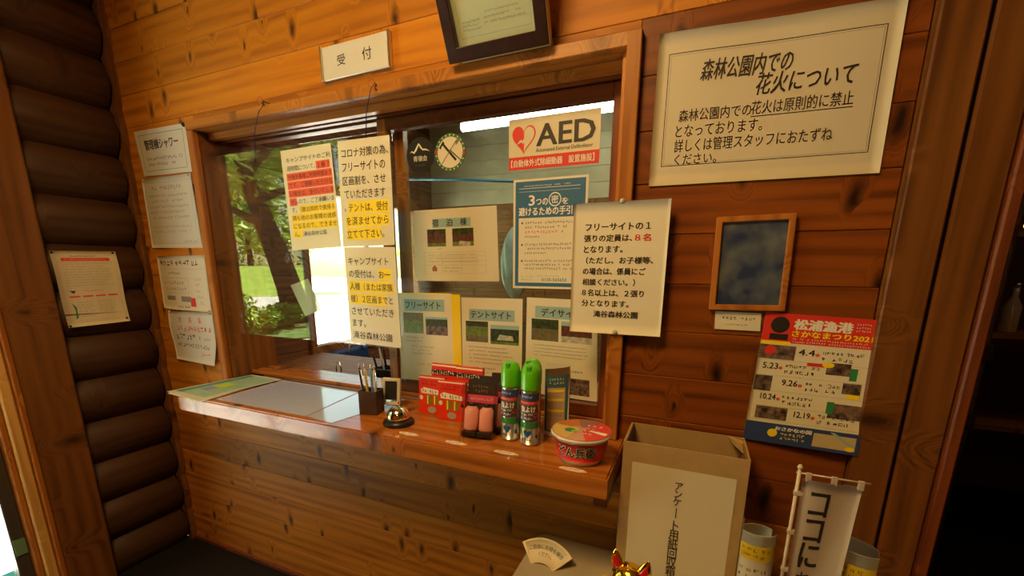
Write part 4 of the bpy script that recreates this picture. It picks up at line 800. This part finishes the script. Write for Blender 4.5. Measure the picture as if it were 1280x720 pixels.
# green plant at the banner's foot
t = thing('leafy_ornament', 'small dark green leafy ornament with black berries at the foot of the banner', 'plant', (.245, -.255, ZT)); GL = mat('dark_leaf', (.02, .09, .03), .4)
bm = tube(bmesh.new(), [(0, 0, 0), (0, 0, .155)], .004, 8); obj('stem', bm, mat('stem_brown', (.08, .05, .02), .6), t)
for i, (dx, dy, a) in enumerate(((-.02, -.004, 2.7), (.02, -.002, .5), (-.008, .01, 1.9), (.012, .008, 1.2), (0, -.012, -.6))):
    bm = bmesh.new(); n = 10; vs = []
    for j in range(n + 1):
        u = j / n; w_ = .010 * math.sin(math.pi * min(1, u * 1.02)) + .0004
        c_ = Vector((math.cos(a) * .034 * u, dy * u, .148 + math.sin(a) * .026 * u + .006 * math.sin(u * 3)))
        nrm = Vector((-math.sin(a), 0, math.cos(a))); vs.append((bm.verts.new(c_ + nrm * w_), bm.verts.new(c_ + Vector((0, -.002, 0))), bm.verts.new(c_ - nrm * w_)))
    for p0, p1 in zip(vs, vs[1:]):
        bm.faces.new((p0[0], p0[1], p1[1], p1[0])); bm.faces.new((p0[1], p0[2], p1[2], p1[1]))
    o_ = obj('leaf', bm, GL, t, smooth=True); mo = o_.modifiers.new('s', 'SOLIDIFY'); mo.thickness = .0008
for i in range(5):
    bm = bmesh.new(); bmesh.ops.create_icosphere(bm, subdivisions=2, radius=.0055); obj('berry', bm, BLACKM, t, smooth=True, loc=(-.012 + .006 * i, -.008, .15 + .004 * (i % 2)))

# ------------------------------------------------------------------ inside the office
t = thing('fluorescent_light', 'long white fluorescent tube light behind the top of the office glass', 'light', (-.52, .36, 1.686))
obj('housing', bx(-.27, .33, -.03, .03, .02, .06, bev=.004), mat('lamp_white', (.8, .8, .75), .4), t)
obj('tube', tube(bmesh.new(), [(-.26, 0, .004), (.32, 0, .004)], .014, 14), mat('lamp_tube', (1, .98, .88), .4, emit=14), t)
obj('suspension', tube(bmesh.new(), [(-.2, 0, .06), (-.2, 0, .618)], .003, 6), ALU, t); obj('suspension', tube(bmesh.new(), [(.25, 0, .06), (.25, 0, .618)], .003, 6), ALU, t)
t = thing('office_desk', 'brown wooden office desk just inside the window opening', 'desk', (-1.2, .55, 0))
obj('desktop', bx(-.8, .9, -.3, .25, .70, .73, bev=.004), OFFW, t)
for x in (-.75, .85):
    for y in (-.26, .21): obj('leg', bx(x - .02, x + .02, y - .02, y + .02, 0, .70), OFFW, t)
t = thing('blue_cable', 'thin blue line stretched across the office behind the glass', 'cable', (-1.4, 1.35, 1.76)); obj('line', tube(bmesh.new(), [(-.42, 0, .02), (0, .02, -.008), (.5, 0, -.06)], .008, 8), mat('blue_cable_plastic', (.06, .22, .36), .5), t)
# pens and scissors standing in the office
t = thing('desk_caddy', 'dark desk caddy on the office desk behind the window stile', 'caddy', (-1.12, .33, .73)); bm = openbox(bmesh.new(), -.06, .06, -.04, .04, 0, .09, .003); obj('box', bm, BLACKM, t)
for i in range(6):
    q = thing('pencil', ('dark pencil leaning left in the office desk caddy', 'white pencil in the office desk caddy', 'black marker in the middle of the office desk caddy', 'steel ruler pen in the office desk caddy', 'dark green pencil in the office desk caddy', 'brown pencil at the right of the office desk caddy')[i], 'pencil', (-1.165 + .017 * i, .33 + .012 * (i % 2), .735), rot=(.05, -.25 + .09 * i, 0), group='pencils in the office caddy')
    obj('shaft', lathe(bmesh.new(), [(.0045, 0), (.0045, .13 + .012 * (i % 3)), (.001, .155 + .012 * (i % 3))], 8), mat('pencil_%d' % i, ((.02, .02, .03), (.6, .6, .5), (.03, .02, .02), (.5, .5, .5), (.02, .08, .04), (.2, .1, .04))[i], .4), q)
t = thing('wire_clip', 'chrome looped clip hanging on the wooden panel below the office window', 'clip', (-1.9, .9, .70)) if False else thing('binder_clip', 'chrome looped clip standing on the office desk beyond the sill', 'clip', (-1.40, .33, .73))
obj('loop', tube(bmesh.new(), [(-.012, 0, 0), (-.014, 0, .06), (-.006, 0, .09), (.006, 0, .09), (.014, 0, .06), (.012, 0, 0)], .003, 8), CHROME, t); obj('jaw', bx(-.016, .016, -.008, .008, 0, .012, bev=.002), BLACKM, t)
t = thing('blue_bin', 'blue plastic tray hanging under the office window with a white handle', 'tray', (-2.0, 1.0, .60)); obj('tray', bx(-.03, .05, -.12, .14, 0, .12, bev=.01), mat('blue_plastic', (.02, .07, .25), .35), t)
obj('handle', tube(bmesh.new(), [(.05, -.05, .11), (.06, -.04, .16), (.06, .04, .18), (.05, .08, .11)], .008, 8), mat('white_plastic', (.6, .6, .6), .4), t)
t = thing('hanging_bag', 'pale plastic bag hanging in the office between lodge sheet and blue poster', 'bag', (-.66, .55, 1.10))
bm = bmesh.new(); bmesh.ops.create_uvsphere(bm, u_segments=28, v_segments=20, radius=1)
for v in bm.verts: a = math.atan2(v.co.y, v.co.x); k = 1 + .09 * math.sin(a * 6 + v.co.z * 3); v.co = Vector((v.co.x * .055 * k, v.co.y * .04 * k, .14 + v.co.z * .14))
obj('bag', bm, mat('pale_plastic', (.45, .52, .52), .35, noise=.25, nscale=14), t, smooth=True); obj('string', tube(bmesh.new(), [(0, 0, .278), (0, 0, 1.20)], .002, 6), mat('white_string', (.6, .6, .55), .6), t)

# ------------------------------------------------------------------ dark room on the right
t = thing('bottle_shelf', 'wooden shelf of bottles in the dark room beyond the right doorway', 'shelf', (1.3, 1.5, 0))
for z in (.55, .95, 1.36): obj('shelf_board', bx(-.35, .5, -.12, .15, z, z + .02), OFFW, t)
for x in (-.36, .5): obj('side_panel', bx(x, x + .02, -.12, .15, 0, 1.7), OFFW, t)
def bottle(label, x, y, z, c):
    t = thing('bottle', label, 'bottle', (x, y, z), group='bottles on the dark room shelf'); obj('body', lathe(bmesh.new(), [(.028, 0), (.03, .004), (.03, .11), (.011, .15), (.011, .19)], 24), mat('bottle_%.2f' % x, c, .12, coat=.5), t); obj('cap', lathe(bmesh.new(), [(.0125, .1905), (.0125, .205)], 16), ALU, t)
bottle('green bottle on the middle shelf in the dark right room', 1.165, 1.45, .971, (.03, .12, .04)); bottle('brown bottle on the top shelf in the dark right room', 1.165, 1.45, 1.381, (.12, .05, .02)); bottle('pale bottle beside the green one in the dark right room', 1.24, 1.45, .971, (.5, .5, .4)); bottle('amber bottle at the right of the top shelf in the dark room', 1.26, 1.45, 1.381, (.3, .12, .02))
t = thing('small_lamp', 'small glowing orange lamp in the dark room beyond the doorway', 'lamp', (1.09, 1.36, 1.30)) if False else thing('small_lamp', 'small glowing orange lamp on the dark room top shelf', 'lamp', (1.20, 1.40, 1.381))
obj('base', lathe(bmesh.new(), [(.014, 0), (.014, .006)], 16), BLACKM, t); obj('bulb', lathe(bmesh.new(), [(.006, .0065), (.012, .02), (.010, .034), (.003, .04)], 16), mat('orange_bulb', (1, .45, .06), .3, emit=8), t)
t = thing('metal_pole', 'grey metal pole standing just inside the dark right doorway', 'pole', (.607, .25, 0)); obj('shaft', tube(bmesh.new(), [(0, 0, .01), (0, 0, 2.2)], .012, 14), mat('grey_metal', (.12, .12, .12), .35, .8), t); obj('foot', lathe(bmesh.new(), [(.06, 0), (.06, .01)], 24), BLACKM, t)
for z in (1.02, .86): obj('clamp', lathe(bmesh.new(), [(.018, z), (.02, z + .01), (.018, z + .04)], 16), BLACKM, t)

# ------------------------------------------------------------------ outdoors
gr = obj('ground', bx(-90, -2.25, -80, 60, -.42, -.30), mat('pale_gravel', (.50, .46, .47), .9, noise=.12, nscale=3)); gr['kind'] = 'structure'
gd = thing('grass_bank', 'sunlit grass bank beyond the road, seen reflected in the screen', 'grass', (-24.5, -17.5, -.3), rotz=math.atan2(-17.5, -24.5))
m_gr = mat('sunny_grass', (.22, .32, .03), .9, noise=.3, nscale=2)
bm = bmesh.new(); bmesh.ops.create_grid(bm, x_segments=40, y_segments=60, size=1)
for v in bm.verts:
    a, b_ = v.co.x, v.co.y; q = (a + 1) / 2; v.co = Vector((q * 16 - 4, b_ * 26, -.02 + 1.7 * q * q * (3 - 2 * q) + .06 * math.sin(a * 19) * math.cos(b_ * 23)))
o_ = obj('turf', bm, m_gr, gd, smooth=True); o_['kind'] = 'stuff'
gd = thing('shady_lawn', 'short shaded lawn around the foot of the leaning tree', 'grass', (-10.4, -8.0, -.3))
bm = bmesh.new(); lathe(bm, [(3.4, 0), (3.3, .03)], 40); o_ = obj('lawn', bm, mat('lawn_green', (.10, .17, .03), .9, noise=.35, nscale=6), gd); o_['kind'] = 'stuff'
dk = thing('porch_deck', 'pale sunlit porch boards outside the left door', 'deck', (-2.9, -1.0, -.05))
for k in range(8): obj('board', bx(-.6, .6, 0, .22, -.02, .0, bev=.003), mat('pale_deck', (.62, .60, .62), .7, noise=.08, nscale=6), dk, loc=(0, -1 + k * .225, 0))
obj('joist', bx(-.55, .55, -1, .8, -.25, -.021), m_core, dk)
t = thing('teal_mat', 'teal mat lying on the porch boards outside the left door', 'mat', (-2.42, -.62, -.049)); obj('mat', bx(-.12, .12, -.25, .2, 0, .012, bev=.003), mat('teal_mat_rubber', (.05, .35, .30), .6), t)

LEAFM = [mat('leaf_bright', (.32, .46, .04), .6, noise=.35, nscale=5), mat('leaf_mid', (.20, .34, .03), .6, noise=.35, nscale=5), mat('leaf_dark', (.09, .18, .025), .6, noise=.35, nscale=5)]
BARK = mat('dark_bark', (.05, .035, .022), .9, noise=.4, nscale=12, bump=.5)
def foliage(blobs, n, size, seed):
    R = random.Random(seed); V = []; F = []
    for k in range(n):
        c, r = blobs[k % len(blobs)]
        d = Vector((R.gauss(0, 1), R.gauss(0, 1), R.gauss(0, 1))).normalized() * r * (R.random() ** .35)
        p = Vector(c) + Vector((d.x, d.y, d.z * .75)); a = Vector((R.gauss(0, 1), R.gauss(0, 1), R.gauss(0, .6))).normalized(); b = a.cross(Vector((R.gauss(0, 1), R.gauss(0, 1), R.gauss(0, 1)))).normalized(); s_ = size * R.uniform(.6, 1.3); o = len(V)
        V += [p - a * s_, p + b * s_ * .45, p + a * s_, p - b * s_ * .45]; F.append((o, o + 1, o + 2, o + 3))
    me = D.meshes.new('foliage'); me.from_pydata(V, [], F); return me
def tree(label, x, y, h, r, mi, n=5000, size=.16, lean=(0, 0), tr=.22, seed=1, low=.35, z0=-.3):
    t = thing('tree', label, 'tree', (x, y, z0)); R = random.Random(seed)
    pts = [(lean[0] * k / 5 + .08 * math.sin(k), lean[1] * k / 5, h * .75 * k / 5) for k in range(6)]
    tr_ = obj('trunk', tube(bmesh.new(), pts, [tr * 1.25, tr, tr * .9, tr * .75, tr * .5, tr * .25], 14), BARK, t)
    for b in range(4):
        a = b * 1.7 + seed; z = h * (.4 + .1 * b); bx0 = lean[0] * z / (h * .75); by0 = lean[1] * z / (h * .75)
        obj('branch', tube(bmesh.new(), [(bx0, by0, z), (bx0 + math.cos(a) * r * .4, by0 + math.sin(a) * r * .4, z + .5), (bx0 + math.cos(a) * r * .8, by0 + math.sin(a) * r * .8, z + 1.1)], [tr * .4, tr * .25, tr * .1], 8), BARK, t)
    bl = [((lean[0] + R.uniform(-1, 1) * r * .7, lean[1] + R.uniform(-1, 1) * r * .7, h * R.uniform(low, 1)), r * R.uniform(.35, .6)) for _ in range(22)]
    f = obj('foliage', foliage(bl, n, size, seed), LEAFM[mi], t); f['kind'] = 'stuff'
    return t
def bush(label, x, y, r, mi, seed, n=1800, size=.07):
    t = thing('bush', label, 'bush', (x, y, -.27)); R = random.Random(seed)
    obj('stem', tube(bmesh.new(), [(0, 0, 0), (0, 0, r)], .04, 8), BARK, t)
    f = obj('foliage', foliage([((R.uniform(-r, r) * .6, R.uniform(-r, r) * .6, r * R.uniform(.3, 1)), r * .5) for _ in range(9)], n, size, seed), LEAFM[mi], t); f['kind'] = 'stuff'
tree('leaning dark-trunked tree by the road, its trunk reflected in the screen', -10.3, -7.8, 6.5, 3.0, 0, n=7000, size=.15, lean=(-.9, .7), tr=.33, seed=3, low=.42, z0=-.265)
tree('tall mid green tree behind the grass bank, left in the reflection', -52, -21, 17, 6, 1, n=7000, size=.42, tr=.3, seed=5, low=.15)
tree('bright green tree behind the grass bank, middle of the reflection', -47, -33, 17, 6, 0, n=7000, size=.42, tr=.3, seed=6, low=.15)
tree('dark green tree behind the grass bank, right in the reflection', -37, -47, 16, 6, 2, n=7000, size=.42, tr=.3, seed=7, low=.15)
tree('spreading bright tree nearer the door, upper left in the reflection', -17.5, -8.3, 8, 3.2, 0, n=6000, size=.16, tr=.2, seed=8, low=.30)
bush('low bright bush on the near side of the road', -9.4, -5.6, .7, 0, 11); bush('rounded bush beside the leaning trunk', -9.6, -6.9, .55, 1, 12)
tree('pale green tree outside the office window, left', -20, 14, 7, 3, 0, n=5000, size=.2, seed=14, low=.2)
tree('mid green tree outside the office window, right', -12, 21, 7.5, 3, 1, n=5000, size=.2, seed=15, low=.2)
